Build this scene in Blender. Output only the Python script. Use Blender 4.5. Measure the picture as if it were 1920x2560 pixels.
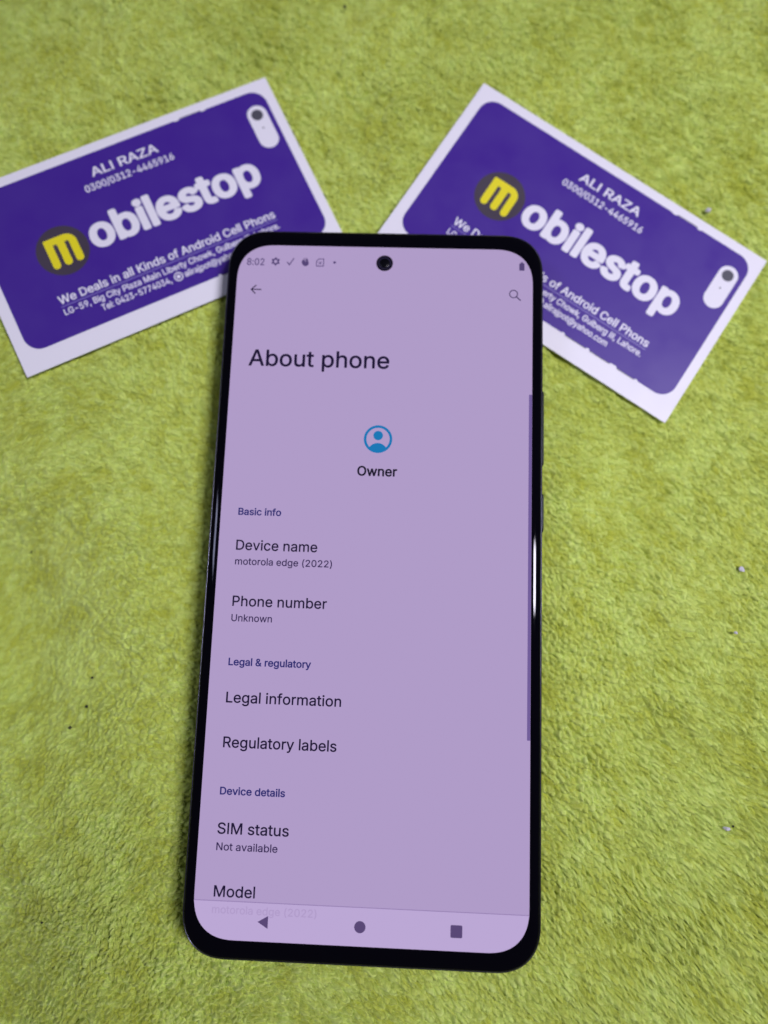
import bpy, math, random
import numpy as np
from mathutils import Matrix, Vector
from mathutils.geometry import tessellate_polygon

for _o in list(bpy.data.objects):
    bpy.data.objects.remove(_o)
scene = bpy.context.scene
COL = scene.collection
MM = 0.001
LIFT = 8.5                      # height of the phone's screen above the world origin, mm

# ------------------------------------------------------------------ camera
cam_data = bpy.data.cameras.new('camera')
cam_data.sensor_fit = 'HORIZONTAL'
cam_data.sensor_width = 36.0
cam_data.lens = 36.0 * 1850.0 / 1920.0
cam_data.clip_start = 0.005
cam_data.clip_end = 50.0
cam = bpy.data.objects.new('camera', cam_data)
COL.objects.link(cam)
cam.matrix_world = Matrix((
    (0.99900374, -0.03074656, 0.03234473, 7.2310 * MM),
    (0.03529365, 0.98790461, -0.15099285, -11.3356 * MM),
    (-0.02731100, 0.15198398, 0.98800556, (161.9165 + LIFT) * MM),
    (0, 0, 0, 1)))
cam_data.dof.use_dof = True
cam_data.dof.focus_distance = 0.1575
cam_data.dof.aperture_fstop = cam_data.lens / 4.5
scene.camera = cam

# ------------------------------------------------------------------ room light
world = bpy.data.worlds.new('World')
scene.world = world
world.use_nodes = True
bg = world.node_tree.nodes['Background']
bg.inputs['Color'].default_value = (0.92, 0.90, 1.0, 1)
bg.inputs['Strength'].default_value = 0.075


def area_lamp(name, loc, target, sx, sy, watt, color):
    d = bpy.data.lights.new(name, 'AREA')
    d.shape = 'RECTANGLE'
    d.size, d.size_y, d.energy, d.color = sx, sy, watt, color
    o = bpy.data.objects.new(name, d)
    COL.objects.link(o)
    o.location = loc
    o.rotation_euler = (Vector(target) - Vector(loc)).to_track_quat('-Z', 'Y').to_euler()
    return o


area_lamp('desk_lamp', (0.42, 0.062, 0.80), (0.07, 0.06, 0), 0.09, 0.24, 1.30, (0.88, 0.84, 1.0)).data.spread = math.radians(75)
area_lamp('ceiling_lamp', (-0.95, 0.18, 1.25), (0, 0.02, 0), 0.15, 0.32, 3.2, (0.64, 0.66, 1.0))

scene.view_settings.view_transform = 'Standard'
scene.view_settings.look = 'None'
scene.view_settings.exposure = 0.0
scene.view_settings.gamma = 1.0
scene.view_settings.use_curve_mapping = False
scene.render.engine = 'CYCLES'
scene.cycles.max_bounces = 8
scene.cycles.diffuse_bounces = 5
scene.cycles.use_denoising = True


# ------------------------------------------------------------------ helpers
def lin(r, g, b):
    def f(c):
        c /= 255.0
        return c / 12.92 if c <= 0.04045 else ((c + 0.055) / 1.055) ** 2.4
    return (f(r), f(g), f(b), 1.0)


def material(name, color=(0, 0, 0, 1), rough=0.5, spec=0.5, emit=None, strength=1.0, metal=0.0, coat=0.0):
    m = bpy.data.materials.new(name)
    m.use_nodes = True
    b = m.node_tree.nodes['Principled BSDF']
    b.inputs['Base Color'].default_value = color
    b.inputs['Roughness'].default_value = rough
    b.inputs['Specular IOR Level'].default_value = spec
    b.inputs['Metallic'].default_value = metal
    b.inputs['Coat Weight'].default_value = coat
    if emit is not None:
        b.inputs['Emission Color'].default_value = emit
        b.inputs['Emission Strength'].default_value = strength
    return m


def empty(name, loc=(0, 0, 0), rot=None):
    o = bpy.data.objects.new(name, None)
    COL.objects.link(o)
    o.empty_display_size = 0.01
    o.location = loc
    if rot is not None:
        o.rotation_euler = rot
    return o


def tag(o, label, category=None, group=None):
    o['label'] = label
    if category:
        o['category'] = category
    if group:
        o['group'] = group
    return o


def mesh_obj(name, verts, faces, mat, parent=None, smooth=False):
    """verts in millimetres"""
    me = bpy.data.meshes.new(name)
    me.from_pydata([(x * MM, y * MM, z * MM) for x, y, z in verts], [], faces)
    me.update()
    if smooth:
        me.polygons.foreach_set('use_smooth', [True] * len(me.polygons))
    if mat:
        me.materials.append(mat)
    o = bpy.data.objects.new(name, me)
    COL.objects.link(o)
    o.parent = parent
    return o


def flat(name, loops_list, z, mat, parent, thick=0.0):
    """flat printed shapes; loops_list = [[outer, hole, ...], ...] of (x, y) in mm"""
    verts, faces = [], []
    for loops in loops_list:
        base = len(verts)
        pts = [p for l in loops for p in l]
        tris = tessellate_polygon([[Vector((x, y, 0)) for x, y in l] for l in loops])
        verts += [(x, y, z) for x, y in pts]
        for t in tris:
            a, b, c = (pts[i] for i in t)
            ar = (b[0] - a[0]) * (c[1] - a[1]) - (b[1] - a[1]) * (c[0] - a[0])
            if abs(ar) < 1e-9:
                continue
            faces.append(tuple(base + i for i in (t if ar > 0 else t[::-1])))
    return mesh_obj(name, verts, faces, mat, parent)


def circle(cx, cy, r, n=40):
    return [(cx + r * math.cos(2 * math.pi * i / n), cy + r * math.sin(2 * math.pi * i / n)) for i in range(n)]


def round_rect(x0, x1, y0, y1, r, n=14, power=2.0):
    """counter-clockwise rounded rectangle; r may be one radius or four (br, tr, tl, bl)"""
    rs = r if isinstance(r, (tuple, list)) else (r,) * 4
    out = []
    for (cx, cy, a0), q in zip(((x1, y0, -90), (x1, y1, 0), (x0, y1, 90), (x0, y0, 180)), rs):
        sx = -1 if cx == x1 else 1
        sy = 1 if cy == y0 else -1
        for i in range(n + 1):
            a = math.radians(a0 + 90.0 * i / n)
            c, s = math.cos(a), math.sin(a)
            k = 2.0 / power
            out.append((cx + sx * q + q * math.copysign(abs(c) ** k, c), cy + sy * q + q * math.copysign(abs(s) ** k, s)))
    return out


def stroke(pts, w, closed=False):
    """constant-width ribbon round a polyline, as loops for flat()"""
    P = [Vector(p) for p in pts]
    n = len(P)
    L, Rr = [], []
    for i in range(n):
        if closed:
            a, b = P[i - 1], P[(i + 1) % n]
        else:
            a, b = P[max(i - 1, 0)], P[min(i + 1, n - 1)]
        if not closed and 0 < i < n - 1 or closed:
            d1 = (P[i] - a).normalized()
            d2 = (b - P[i]).normalized()
            t = (d1 + d2)
            t = t.normalized() if t.length > 1e-6 else d1
            k = 1.0 / max(0.35, abs(t.dot(d1)))
        else:
            t = (b - a).normalized()
            k = 1.0
        nrm = Vector((-t.y, t.x))
        L.append(tuple(P[i] + nrm * w / 2 * k))
        Rr.append(tuple(P[i] - nrm * w / 2 * k))
    if closed:
        return [L, Rr] if abs(sum(L[i - 1][0] * L[i][1] - L[i][0] * L[i - 1][1] for i in range(n))) > \
            abs(sum(Rr[i - 1][0] * Rr[i][1] - Rr[i][0] * Rr[i - 1][1] for i in range(n))) else [Rr, L]
    return [L + Rr[::-1]]


# ------------------------------------------------------------------ lettering (outlines per character, 1000 units per em)
FONTS = {
    'regular': {
        ' ': (188, ''),
        '(': (273, '167,-102 177,-107 233,-107 245,-102 247,-96 207,-2 183,67 168,136 162,204 166,273 178,342 207,442 246,536 247,542 239,550 177,550 170,548 162,536 137,486 112,417 93,342 83,279 79,186 91,92 121,-8'),
        ')': (273, '28,-102 37,-107 94,-107 106,-101 137,-41 166,29 183,92 192,148 195,204 194,248 176,361 161,417 141,473 118,523 100,550 37,550 31,548 27,542 66,442 89,367 105,286 111,204 106,142 92,73 67,-2 28,-89'),
        '0': (453, '183,-13 223,-18 267,-14 304,-1 336,20 361,46 382,81 400,125 412,181 416,250 413,312 404,368 386,418 360,462 329,493 292,515 254,525 211,526 173,519 136,501 111,482 86,452 67,418 53,381 42,331 37,256 40,193 48,143 65,93 85,56 112,25 148,0/211,62 186,71 167,86 151,106 139,131 130,162 123,200 121,287 134,362 143,387 158,412 173,429 192,441 211,447 236,448 261,442 279,430 298,409 313,381 323,350 330,312 332,225 320,150 309,118 293,93 274,75 254,65 236,61'),
        '2': (453, '55,-6 64,-11 389,-11 398,-6 400,56 395,66 176,69 333,237 365,282 385,325 391,350 392,381 388,406 380,431 370,451 352,476 327,497 302,511 270,522 233,526 202,525 164,517 133,503 108,485 87,463 71,438 60,406 55,375 56,356 64,351 133,353 138,363 145,400 158,422 183,440 214,448 252,445 283,430 302,406 308,388 309,369 301,331 272,288 57,56 53,44'),
        '8': (453, '175,-13 215,-18 265,-15 302,-6 333,8 365,30 388,56 401,81 410,112 410,156 397,200 371,237 333,268 365,297 386,337 393,381 390,406 384,431 365,464 334,493 301,512 258,524 227,527 190,523 158,515 127,500 102,481 81,456 68,431 61,400 60,362 71,324 90,293 120,268 77,233 52,193 44,168 41,143 47,93 65,56 94,25 133,0/202,62 165,74 147,87 137,100 129,118 126,137 128,156 134,175 158,203 196,221 240,224 277,213 304,193 320,168 326,137 319,106 302,84 277,69 240,61/196,305 170,318 150,343 145,362 144,381 153,412 171,433 202,446 246,447 277,436 296,418 306,393 307,362 298,337 282,318 258,306 227,301'),
        ':': (188, '72,-10 94,-15 119,-11 136,2 148,21 152,46 147,65 133,83 119,93 100,98 75,94 56,82 44,65 39,46 42,21 54,2/72,265 94,260 119,265 136,277 148,296 152,321 147,340 133,358 119,368 100,373 75,369 56,357 43,340 39,321 42,296 54,277'),
        'A': (480, '7,-6 17,-11 85,-11 92,-9 142,129 148,131 335,131 386,-6 398,-11 460,-11 472,-6 472,6 286,513 280,519 204,520 198,519 191,513 7,6/173,210 171,213 235,406 242,408 307,213 304,210'),
        'D': (502, '51,-6 60,-11 217,-11 292,-3 339,13 372,31 404,58 428,88 451,131 466,181 472,250 469,313 457,363 434,413 406,450 368,481 317,506 260,518 60,520 50,513/142,68 137,69 136,75 136,438 142,441 235,440 273,435 298,427 323,413 350,388 369,356 380,325 387,282 388,238 382,194 370,156 357,131 341,113 318,94 292,80 242,69'),
        'I': (172, '46,-6 55,-11 118,-11 126,-6 128,0 128,506 124,517 118,520 55,520 45,513'),
        'L': (393, '51,-6 60,-11 360,-11 370,-6 372,0 372,56 367,66 137,69 136,506 135,513 129,519 123,520 60,520 50,513'),
        'M': (628, '51,-6 60,-11 123,-11 131,-6 133,0 132,344 135,355 277,-6 285,-11 342,-11 348,-9 354,0 492,357 493,0 495,-6 504,-11 567,-11 577,-6 579,506 573,518 479,520 473,519 467,514 341,188 317,115 310,124 289,188 162,513 155,519 148,520 54,518 49,506'),
        'N': (523, '51,-6 60,-11 123,-11 134,-6 136,0 135,381 192,286 378,-6 392,-11 460,-11 472,-6 474,506 474,513 467,519 398,520 389,513 388,144 385,133 147,513 135,520 60,520 50,513'),
        'P': (445, '51,-6 60,-11 123,-11 134,-6 136,169 142,175 252,175 304,184 329,193 354,208 374,225 394,250 409,282 417,313 419,356 415,394 404,425 390,450 368,475 342,495 304,511 254,519 60,520 50,513/142,253 136,256 136,263 136,438 142,441 260,439 292,429 312,413 329,381 333,338 324,300 305,275 285,263 254,255'),
        'R': (449, '51,-6 60,-11 123,-11 134,-6 136,181 142,187 242,184 344,-6 354,-11 429,-11 437,-6 437,6 331,200 373,231 394,256 412,294 420,338 417,388 403,431 379,467 348,493 304,511 254,519 60,520 50,513/110,209 107,213 107,238 110,244 114,238 114,213/142,266 136,269 136,275 136,438 142,441 260,439 292,430 317,411 331,381 334,344 327,313 310,288 289,275 260,268'),
        'S': (447, '169,-15 213,-20 257,-18 295,-11 332,3 364,23 389,48 407,79 417,110 419,148 413,181 400,210 376,238 345,260 313,275 201,308 164,323 139,341 128,360 128,391 133,404 145,420 176,439 220,447 263,443 295,429 314,410 328,373 332,368 401,367 407,369 412,379 405,416 395,441 377,466 357,485 332,502 307,513 276,522 238,526 195,525 157,517 125,504 95,485 71,460 55,435 44,404 41,360 48,329 63,299 88,273 120,252 151,238 257,207 295,193 320,176 333,154 332,122 324,104 313,91 295,77 276,68 232,60 188,64 150,79 126,103 114,141 107,147 32,146 27,135 34,98 45,71 63,43 84,23 107,7 132,-5'),
        'U': (517, '206,-14 242,-19 285,-18 317,-13 354,-1 385,16 410,35 433,61 448,86 464,130 468,173 468,505 467,514 460,519 392,520 382,511 381,173 372,130 354,100 329,80 298,67 260,63 223,66 185,82 155,111 140,142 135,180 135,511 129,519 123,520 60,520 54,518 49,511 49,173 57,117 76,73 110,32 154,3'),
        'a': (389, '117,-15 156,-19 199,-15 234,-2 262,19 266,-2 274,-11 337,-11 343,-9 347,-2 348,254 344,292 333,323 317,348 293,369 262,384 231,392 193,395 156,392 118,382 88,367 64,348 44,323 32,298 31,289 37,281 99,263 108,267 131,298 149,310 174,318 206,319 224,316 243,307 256,294 262,279 264,254 263,248 256,243 149,227 99,215 56,192 30,160 22,135 19,104 24,73 33,48 49,24 68,8 93,-6/143,60 118,71 106,88 104,117 115,135 131,145 156,153 262,171 265,167 265,142 262,117 253,98 238,79 218,66 199,59 168,56'),
        'b': (424, '188,-14 240,-19 284,-10 328,13 359,45 385,92 398,142 401,205 393,261 376,305 353,340 322,368 284,387 240,395 190,391 159,378 128,351 125,361 124,511 115,520 53,520 46,517 42,505 42,-2 47,-9 53,-11 115,-10 123,-2 123,17 128,26 153,3/197,60 178,68 161,80 147,97 136,117 125,167 126,223 139,267 162,298 190,315 234,318 253,314 272,304 290,286 301,267 315,217 314,155 309,130 298,105 272,73 240,60 222,58'),
        'c': (396, '162,-14 197,-19 234,-17 266,-11 297,3 322,19 344,42 361,67 373,98 372,108 366,113 303,128 295,123 278,89 259,72 228,59 197,58 172,63 153,74 135,92 120,117 112,142 108,173 112,230 128,274 142,292 159,307 178,315 203,319 228,317 247,311 274,292 295,255 303,251 366,267 372,273 370,286 359,311 328,352 291,377 247,392 209,395 166,391 134,381 103,364 78,342 54,311 39,280 28,242 23,198 25,155 32,117 47,79 66,48 97,17 128,-2'),
        'd': (424, '154,-14 197,-19 234,-15 266,-1 297,26 302,17 302,-2 309,-10 372,-11 378,-9 383,-2 383,505 378,518 309,520 300,511 300,361 297,351 266,378 234,391 197,395 153,390 116,376 86,355 60,323 40,286 28,242 23,192 27,142 39,92 59,55 85,23 116,1/184,60 166,66 147,78 123,111 109,161 109,220 123,267 147,299 178,316 197,319 222,317 241,312 259,301 274,286 286,267 299,217 298,155 284,108 259,76 228,60 203,58'),
        'e': (404, '165,-14 197,-19 234,-18 266,-13 297,-1 322,13 347,36 364,61 375,86 373,98 366,102 303,116 296,111 278,81 259,67 228,58 197,58 172,64 147,78 128,98 118,117 108,155 116,158 372,158 378,161 382,167 381,217 376,255 367,286 352,317 333,342 304,367 278,381 241,392 203,395 166,392 134,382 103,364 78,343 58,317 39,280 28,242 23,198 25,155 32,117 49,73 71,42 97,17 128,-2/109,236 120,267 141,295 166,312 203,319 234,315 264,298 283,273 296,236 291,232 116,232'),
        'f': (254, '72,-6 82,-11 144,-11 151,-6 153,313 157,316 232,317 238,323 239,331 239,381 235,388 225,390 157,390 153,394 154,431 161,450 175,460 200,463 225,458 237,463 254,519 250,528 238,534 207,540 175,540 144,534 119,523 94,502 78,475 70,444 69,393 63,390 7,390 0,388 -4,381 -4,325 -1,319 7,316 63,316 70,313'),
        'g': (425, '154,-157 191,-161 228,-161 266,-155 297,-145 322,-132 345,-113 361,-94 373,-69 380,-44 383,-7 383,375 378,389 309,390 302,381 301,356 297,352 266,379 234,391 184,395 147,389 115,375 81,350 56,318 40,287 32,262 25,225 23,187 26,150 33,118 44,87 59,62 78,40 103,20 128,7 159,-3 184,-6 216,-5 241,0 272,14 297,37 300,31 300,-19 293,-44 278,-64 253,-79 209,-86 166,-81 134,-63 103,-30 95,-32 42,-63 40,-69 47,-85 78,-121 115,-144/178,73 159,80 141,93 120,125 108,175 111,231 127,275 153,304 184,317 228,316 247,310 266,296 289,262 301,212 297,150 290,125 279,106 253,82 222,71'),
        'h': (410, '44,-6 53,-11 115,-11 123,-6 125,231 128,256 138,282 155,300 178,313 209,318 234,315 259,302 272,288 282,263 285,238 287,-6 297,-11 359,-11 366,-6 368,0 368,256 362,294 351,325 334,351 309,373 284,386 253,394 215,395 184,389 153,376 128,355 125,363 125,506 122,516 115,520 53,520 42,513'),
        'i': (167, '44,-6 54,-11 117,-11 123,-6 125,0 125,375 123,385 117,390 54,390 48,389 42,381/59,438 79,432 98,434 117,443 130,456 137,475 136,494 128,513 110,528 92,534 67,532 48,521 36,506 31,488 32,469 43,450'),
        'k': (381, '44,-6 53,-11 115,-11 123,-6 125,131 127,138 153,161 290,-10 372,-11 381,-6 383,0 218,213 219,219 365,369 371,381 365,389 359,390 278,388 128,235 125,244 125,506 122,516 115,520 53,520 42,513'),
        'l': (156, '38,-6 48,-11 110,-11 118,-6 120,0 120,525 116,536 110,539 48,539 37,531'),
        'm': (610, '44,-6 53,-11 115,-11 123,-6 127,263 138,288 153,304 178,316 203,319 222,316 240,307 253,294 261,275 265,-6 278,-11 340,-10 346,0 346,244 349,269 357,288 372,305 390,315 415,319 440,317 462,306 475,294 483,275 487,-6 497,-11 559,-11 565,-7 568,0 567,269 561,306 544,344 528,363 503,381 478,391 453,396 415,396 378,386 347,367 322,341 315,342 301,363 278,381 240,395 209,397 178,390 153,378 128,357 123,363 123,381 115,390 47,388 42,375'),
        'n': (410, '44,-6 53,-11 115,-11 123,-6 125,231 128,256 138,282 155,300 178,313 209,318 234,315 259,302 272,288 282,263 285,238 287,-6 297,-11 359,-11 366,-6 368,238 366,275 351,325 334,350 314,369 272,390 247,394 215,395 190,391 165,382 147,372 128,355 123,363 122,381 115,390 53,390 46,388 42,375'),
        'o': (415, '162,-14 197,-19 234,-17 272,-9 303,6 333,30 354,55 375,92 386,130 392,173 390,223 381,267 365,305 343,336 316,361 284,380 247,392 209,395 166,391 134,381 103,364 78,342 54,311 39,280 28,242 23,198 25,155 32,117 47,79 66,48 97,17 128,-2/184,60 166,66 147,79 122,114 114,136 108,167 110,223 124,267 136,286 153,302 184,317 228,317 247,311 266,300 291,267 306,217 308,186 306,155 292,111 281,92 266,76 247,65 228,59'),
        'p': (424, '44,-149 53,-154 115,-154 123,-149 125,20 128,26 153,3 184,-13 222,-19 265,-16 298,-5 329,14 354,39 378,76 392,114 400,158 401,208 393,258 381,295 359,332 334,358 303,379 278,389 253,394 203,394 165,382 147,370 128,352 123,358 122,383 115,390 53,390 42,383/190,62 172,71 158,83 144,101 135,120 124,170 128,233 140,270 165,301 197,316 240,317 259,311 278,299 292,283 303,264 311,239 316,208 313,145 296,101 282,83 267,70 247,61 228,58'),
        'r': (259, '44,-6 53,-11 115,-11 123,-6 125,238 128,263 147,292 172,308 203,315 247,312 253,317 254,381 254,388 247,394 203,395 178,391 153,380 128,361 123,369 122,381 115,390 53,390 47,388 42,381'),
        's': (365, '133,-14 167,-19 205,-18 236,-13 267,-2 292,12 312,30 330,55 339,80 342,105 339,136 328,161 307,186 286,200 261,211 148,242 130,253 121,267 121,286 133,305 155,316 180,321 211,319 230,312 248,293 261,269 267,266 330,280 335,292 331,305 319,330 306,348 273,375 236,390 205,395 167,395 136,389 111,381 86,367 65,348 51,330 40,305 36,273 40,242 51,217 67,198 92,180 117,168 230,138 248,126 256,111 255,92 241,73 217,61 186,57 155,59 130,70 114,86 104,111 98,117 30,103 25,92 30,73 41,48 55,30 86,4'),
        't': (227, '128,-10 157,-15 194,-14 219,-7 224,2 211,59 200,65 169,61 150,64 140,77 137,96 137,315 207,317 213,321 215,377 214,384 207,390 138,392 137,471 132,480 63,482 56,477 54,471 54,396 50,391 7,390 -4,384 -5,327 0,318 7,316 52,315 54,90 58,59 68,34 83,15 100,1'),
        'u': (410, '141,-11 184,-16 222,-11 259,5 284,26 288,-5 297,-11 359,-11 367,-5 368,376 368,383 362,389 297,390 290,389 286,383 285,151 281,120 269,95 253,77 228,65 203,61 177,64 153,75 140,89 128,114 125,145 124,383 118,389 109,390 53,390 42,383 42,139 48,83 64,45 84,20 109,1'),
        'v': (389, '153,-6 168,-11 224,-11 235,-6 382,375 382,381 378,388 368,390 305,390 298,388 199,114 193,107 93,386 86,390 18,390 11,388 7,381'),
        'w': (567, '128,-6 142,-11 198,-11 208,-6 279,244 285,256 359,-6 367,-11 435,-9 441,0 555,375 555,381 551,388 542,390 479,390 469,381 398,120 327,381 323,388 254,390 248,389 242,382 173,129 167,131 98,382 92,389 85,390 23,390 16,388 12,375'),
        'y': (389, '50,-151 99,-156 136,-149 173,-126 198,-95 214,-64 381,374 380,386 374,390 305,390 297,386 199,114 193,107 93,386 80,390 18,390 9,386 8,374 151,-1 132,-51 118,-71 99,-79 61,-75 51,-82 36,-139 39,-145'),
    },
    'medium': {
        ' ': (188, ''),
        '&': (448, '149,-21 193,-26 237,-22 287,-8 324,13 349,-14 362,-19 443,-18 450,-16 458,-4 453,13 393,87 410,121 423,160 428,212 425,234 418,241 406,243 349,243 337,240 328,229 324,186 318,177 249,263 292,297 322,331 340,371 344,410 341,433 334,456 310,490 274,516 231,530 181,532 137,521 99,499 72,467 62,445 56,422 57,371 71,331 105,280 62,241 41,217 24,189 15,155 14,121 18,92 29,64 44,41 65,18 89,1 118,-13/168,69 149,76 131,92 121,109 118,132 121,149 129,166 168,203 261,92 260,87 256,84 223,70 193,66/324,79 320,87 331,98 340,87 331,76/174,260 167,268 167,274 181,280 190,268/187,338 162,377 158,399 161,416 168,428 181,438 199,442 218,439 229,433 237,422 241,410 240,393 224,368'),
        'B': (456, '47,-15 63,-19 244,-19 307,-14 344,-3 375,13 400,33 420,59 432,88 438,116 438,150 434,179 424,207 409,230 367,270 394,294 412,326 419,360 417,400 407,434 394,459 375,482 348,502 307,520 257,527 63,528 50,526 43,520 39,508 39,2 42,-9/150,76 146,82 146,207 150,212 250,212 275,209 304,196 325,173 333,150 333,122 325,105 307,88 288,81 263,77/150,305 146,309 146,429 150,433 263,431 288,423 305,406 314,383 313,355 302,332 288,319 269,309 250,305'),
        'D': (502, '47,-15 63,-19 219,-19 294,-11 332,0 375,23 407,48 436,82 460,127 475,179 483,252 478,315 466,366 444,414 413,456 375,487 319,514 263,526 63,528 50,526 43,520 39,508 39,2 42,-9/150,76 146,82 146,429 150,433 232,432 263,429 288,422 313,409 337,389 356,360 368,332 377,287 378,241 373,201 364,167 354,145 337,122 313,101 288,88 238,77'),
        'L': (393, '47,-15 63,-19 363,-19 375,-14 382,-3 382,59 376,71 369,75 150,76 146,82 146,508 138,523 125,528 57,528 44,521 40,514 39,2 42,-9'),
        'O': (533, '218,-21 268,-26 318,-21 368,-5 406,16 437,42 468,81 491,126 507,177 514,234 512,297 501,354 481,405 449,452 412,488 368,514 318,530 268,535 218,530 168,515 131,494 98,467 66,427 42,382 27,331 20,274 21,212 32,155 53,104 87,53 124,19 168,-6/243,74 212,84 187,98 164,121 146,149 135,177 127,212 125,251 127,297 135,331 146,359 162,385 181,405 206,422 231,432 256,436 287,435 317,427 343,413 365,393 385,365 397,337 406,297 409,251 406,212 399,177 388,149 374,126 353,104 331,88 306,77 274,72'),
        'a': (389, '118,-23 158,-28 196,-25 227,-15 252,-1 264,-15 277,-19 339,-19 352,-13 357,-6 358,250 353,295 341,329 321,357 296,377 264,392 227,401 189,403 152,400 114,389 83,374 56,352 34,324 21,296 22,284 33,274 96,255 114,260 130,284 146,298 177,310 202,312 227,306 243,295 252,278 255,255 251,250 139,233 89,220 64,208 46,195 29,176 19,159 11,130 10,102 14,69 24,45 39,22 64,0 89,-14/146,67 127,76 115,91 114,113 123,130 139,140 164,147 254,159 252,119 245,102 231,85 214,74 196,67 171,65'),
        'c': (396, '163,-23 193,-27 237,-25 268,-19 300,-6 331,15 354,40 372,68 383,97 383,108 374,118 299,136 287,128 272,97 256,80 231,68 199,66 181,69 160,80 143,97 130,119 118,170 121,227 138,273 152,290 167,301 187,309 206,311 243,304 264,290 276,273 286,250 299,243 368,259 381,269 382,278 372,307 359,330 341,352 299,382 249,399 212,403 168,400 137,391 104,375 74,351 49,321 30,284 19,244 13,199 16,148 26,102 42,68 66,34 93,9 128,-11'),
        'd': (424, '154,-23 193,-27 231,-24 256,-16 287,3 299,-15 312,-19 374,-19 387,-13 392,-6 393,506 391,517 381,526 306,527 292,517 290,381 287,374 256,393 224,402 181,403 137,394 99,376 74,356 49,324 31,290 18,244 13,187 18,131 30,91 50,51 78,17 112,-7/187,68 169,74 156,83 132,114 119,159 119,216 131,261 150,290 165,301 181,308 218,310 237,305 252,295 268,279 278,261 289,216 289,159 276,114 256,85 243,75 224,68'),
        'e': (404, '165,-23 199,-27 243,-25 274,-19 306,-6 334,11 356,32 373,57 385,85 385,97 374,108 306,125 291,119 275,91 256,75 231,67 199,66 174,72 156,82 141,97 127,119 120,142 120,148 124,150 374,150 387,157 391,165 391,216 386,256 376,290 359,324 336,352 308,375 281,389 243,400 206,404 162,399 131,389 99,372 69,347 48,318 30,284 19,244 13,199 16,148 26,102 41,68 65,34 93,9 128,-11/124,241 122,244 128,261 149,291 174,306 206,311 233,307 256,294 273,273 284,244 274,240'),
        'f': (254, '67,-15 78,-19 147,-19 155,-15 162,-3 163,304 172,308 234,309 247,319 249,332 249,377 246,389 240,395 228,398 165,398 163,406 163,429 169,446 178,452 203,454 228,449 244,457 264,520 259,533 247,540 215,547 178,549 147,543 115,531 88,508 69,480 61,451 59,400 3,398 -10,391 -14,383 -14,326 -10,315 3,308 53,308 60,304 60,2 62,-9'),
        'g': (425, '155,-165 193,-169 231,-169 268,-163 299,-153 324,-141 349,-122 368,-100 382,-74 390,-46 393,-12 393,375 392,386 381,397 306,397 297,392 287,375 256,393 224,402 181,403 143,396 107,380 77,358 49,325 31,289 21,261 15,221 16,147 32,91 48,62 66,39 87,20 112,5 137,-5 168,-13 199,-14 231,-11 262,-1 287,14 290,11 289,-23 281,-46 265,-63 240,-74 206,-78 168,-73 143,-59 118,-29 106,-22 93,-23 34,-57 30,-69 33,-80 48,-103 68,-124 106,-149/193,79 174,83 159,91 146,102 133,119 120,159 118,210 128,255 149,289 174,306 212,310 245,301 260,289 273,272 289,227 291,176 281,130 262,99 249,89 231,81'),
        'i': (167, '39,-15 50,-19 119,-18 127,-15 134,-3 135,377 132,389 119,398 50,398 38,393 32,383 32,2 34,-9/58,429 82,424 107,428 127,440 141,457 147,480 144,502 132,523 113,536 88,543 63,540 39,525 26,508 20,485 24,463 38,442'),
        'l': (156, '34,-15 44,-19 113,-19 122,-15 130,-3 130,525 125,540 113,547 44,547 34,542 27,531 26,2 29,-9'),
        'n': (410, '39,-15 49,-19 112,-19 124,-17 132,-9 135,2 135,224 137,252 146,275 162,294 180,305 205,310 230,308 249,299 262,286 272,264 275,235 275,2 277,-9 287,-17 299,-19 362,-19 376,-9 378,2 376,275 368,309 355,336 337,360 318,377 280,396 237,403 205,402 180,397 137,375 124,395 112,398 49,398 34,389 32,377 32,2 34,-9'),
        'o': (415, '163,-23 206,-27 243,-24 274,-17 312,2 343,27 367,57 385,91 397,131 402,176 399,227 389,273 374,307 351,341 320,369 287,388 249,400 206,403 168,400 137,391 104,375 74,351 49,321 30,284 19,244 13,199 16,148 26,102 42,68 66,34 93,9 128,-11/187,68 168,74 153,85 130,119 118,170 120,222 132,261 156,293 168,302 187,309 224,309 243,304 257,295 273,278 283,261 297,210 295,153 280,108 256,80 224,67'),
        'r': (259, '39,-15 49,-19 112,-19 124,-17 132,-9 135,2 135,235 137,258 149,281 174,300 205,307 243,303 259,309 264,321 264,383 262,393 255,399 243,403 193,402 162,394 137,380 124,395 112,398 49,398 34,389 32,377 32,2 34,-9'),
        's': (365, '134,-23 170,-27 207,-26 245,-19 276,-8 301,7 323,28 339,51 349,80 352,108 347,142 333,170 313,192 295,205 263,219 151,250 138,257 131,267 130,284 138,297 157,309 182,313 207,312 226,304 239,290 251,266 263,259 326,271 341,278 345,290 340,307 330,330 313,353 281,381 238,398 201,403 163,402 132,397 103,386 76,370 56,352 40,330 29,301 26,273 31,239 44,210 63,189 88,172 118,159 226,131 238,123 245,114 246,97 234,80 213,69 188,65 157,67 138,75 122,91 109,119 101,125 88,125 32,113 20,106 15,91 21,68 32,45 48,23 67,6 88,-7'),
        't': (227, '128,-19 165,-23 203,-20 226,-13 234,-2 223,55 217,67 203,73 159,70 150,78 147,95 147,305 153,308 209,309 221,317 225,328 225,379 221,390 209,398 153,398 147,402 146,476 137,487 128,490 59,490 53,487 44,476 44,402 40,399 3,398 -10,392 -14,385 -14,322 -10,315 3,308 40,308 44,305 44,95 49,55 61,27 78,7 98,-7'),
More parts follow.
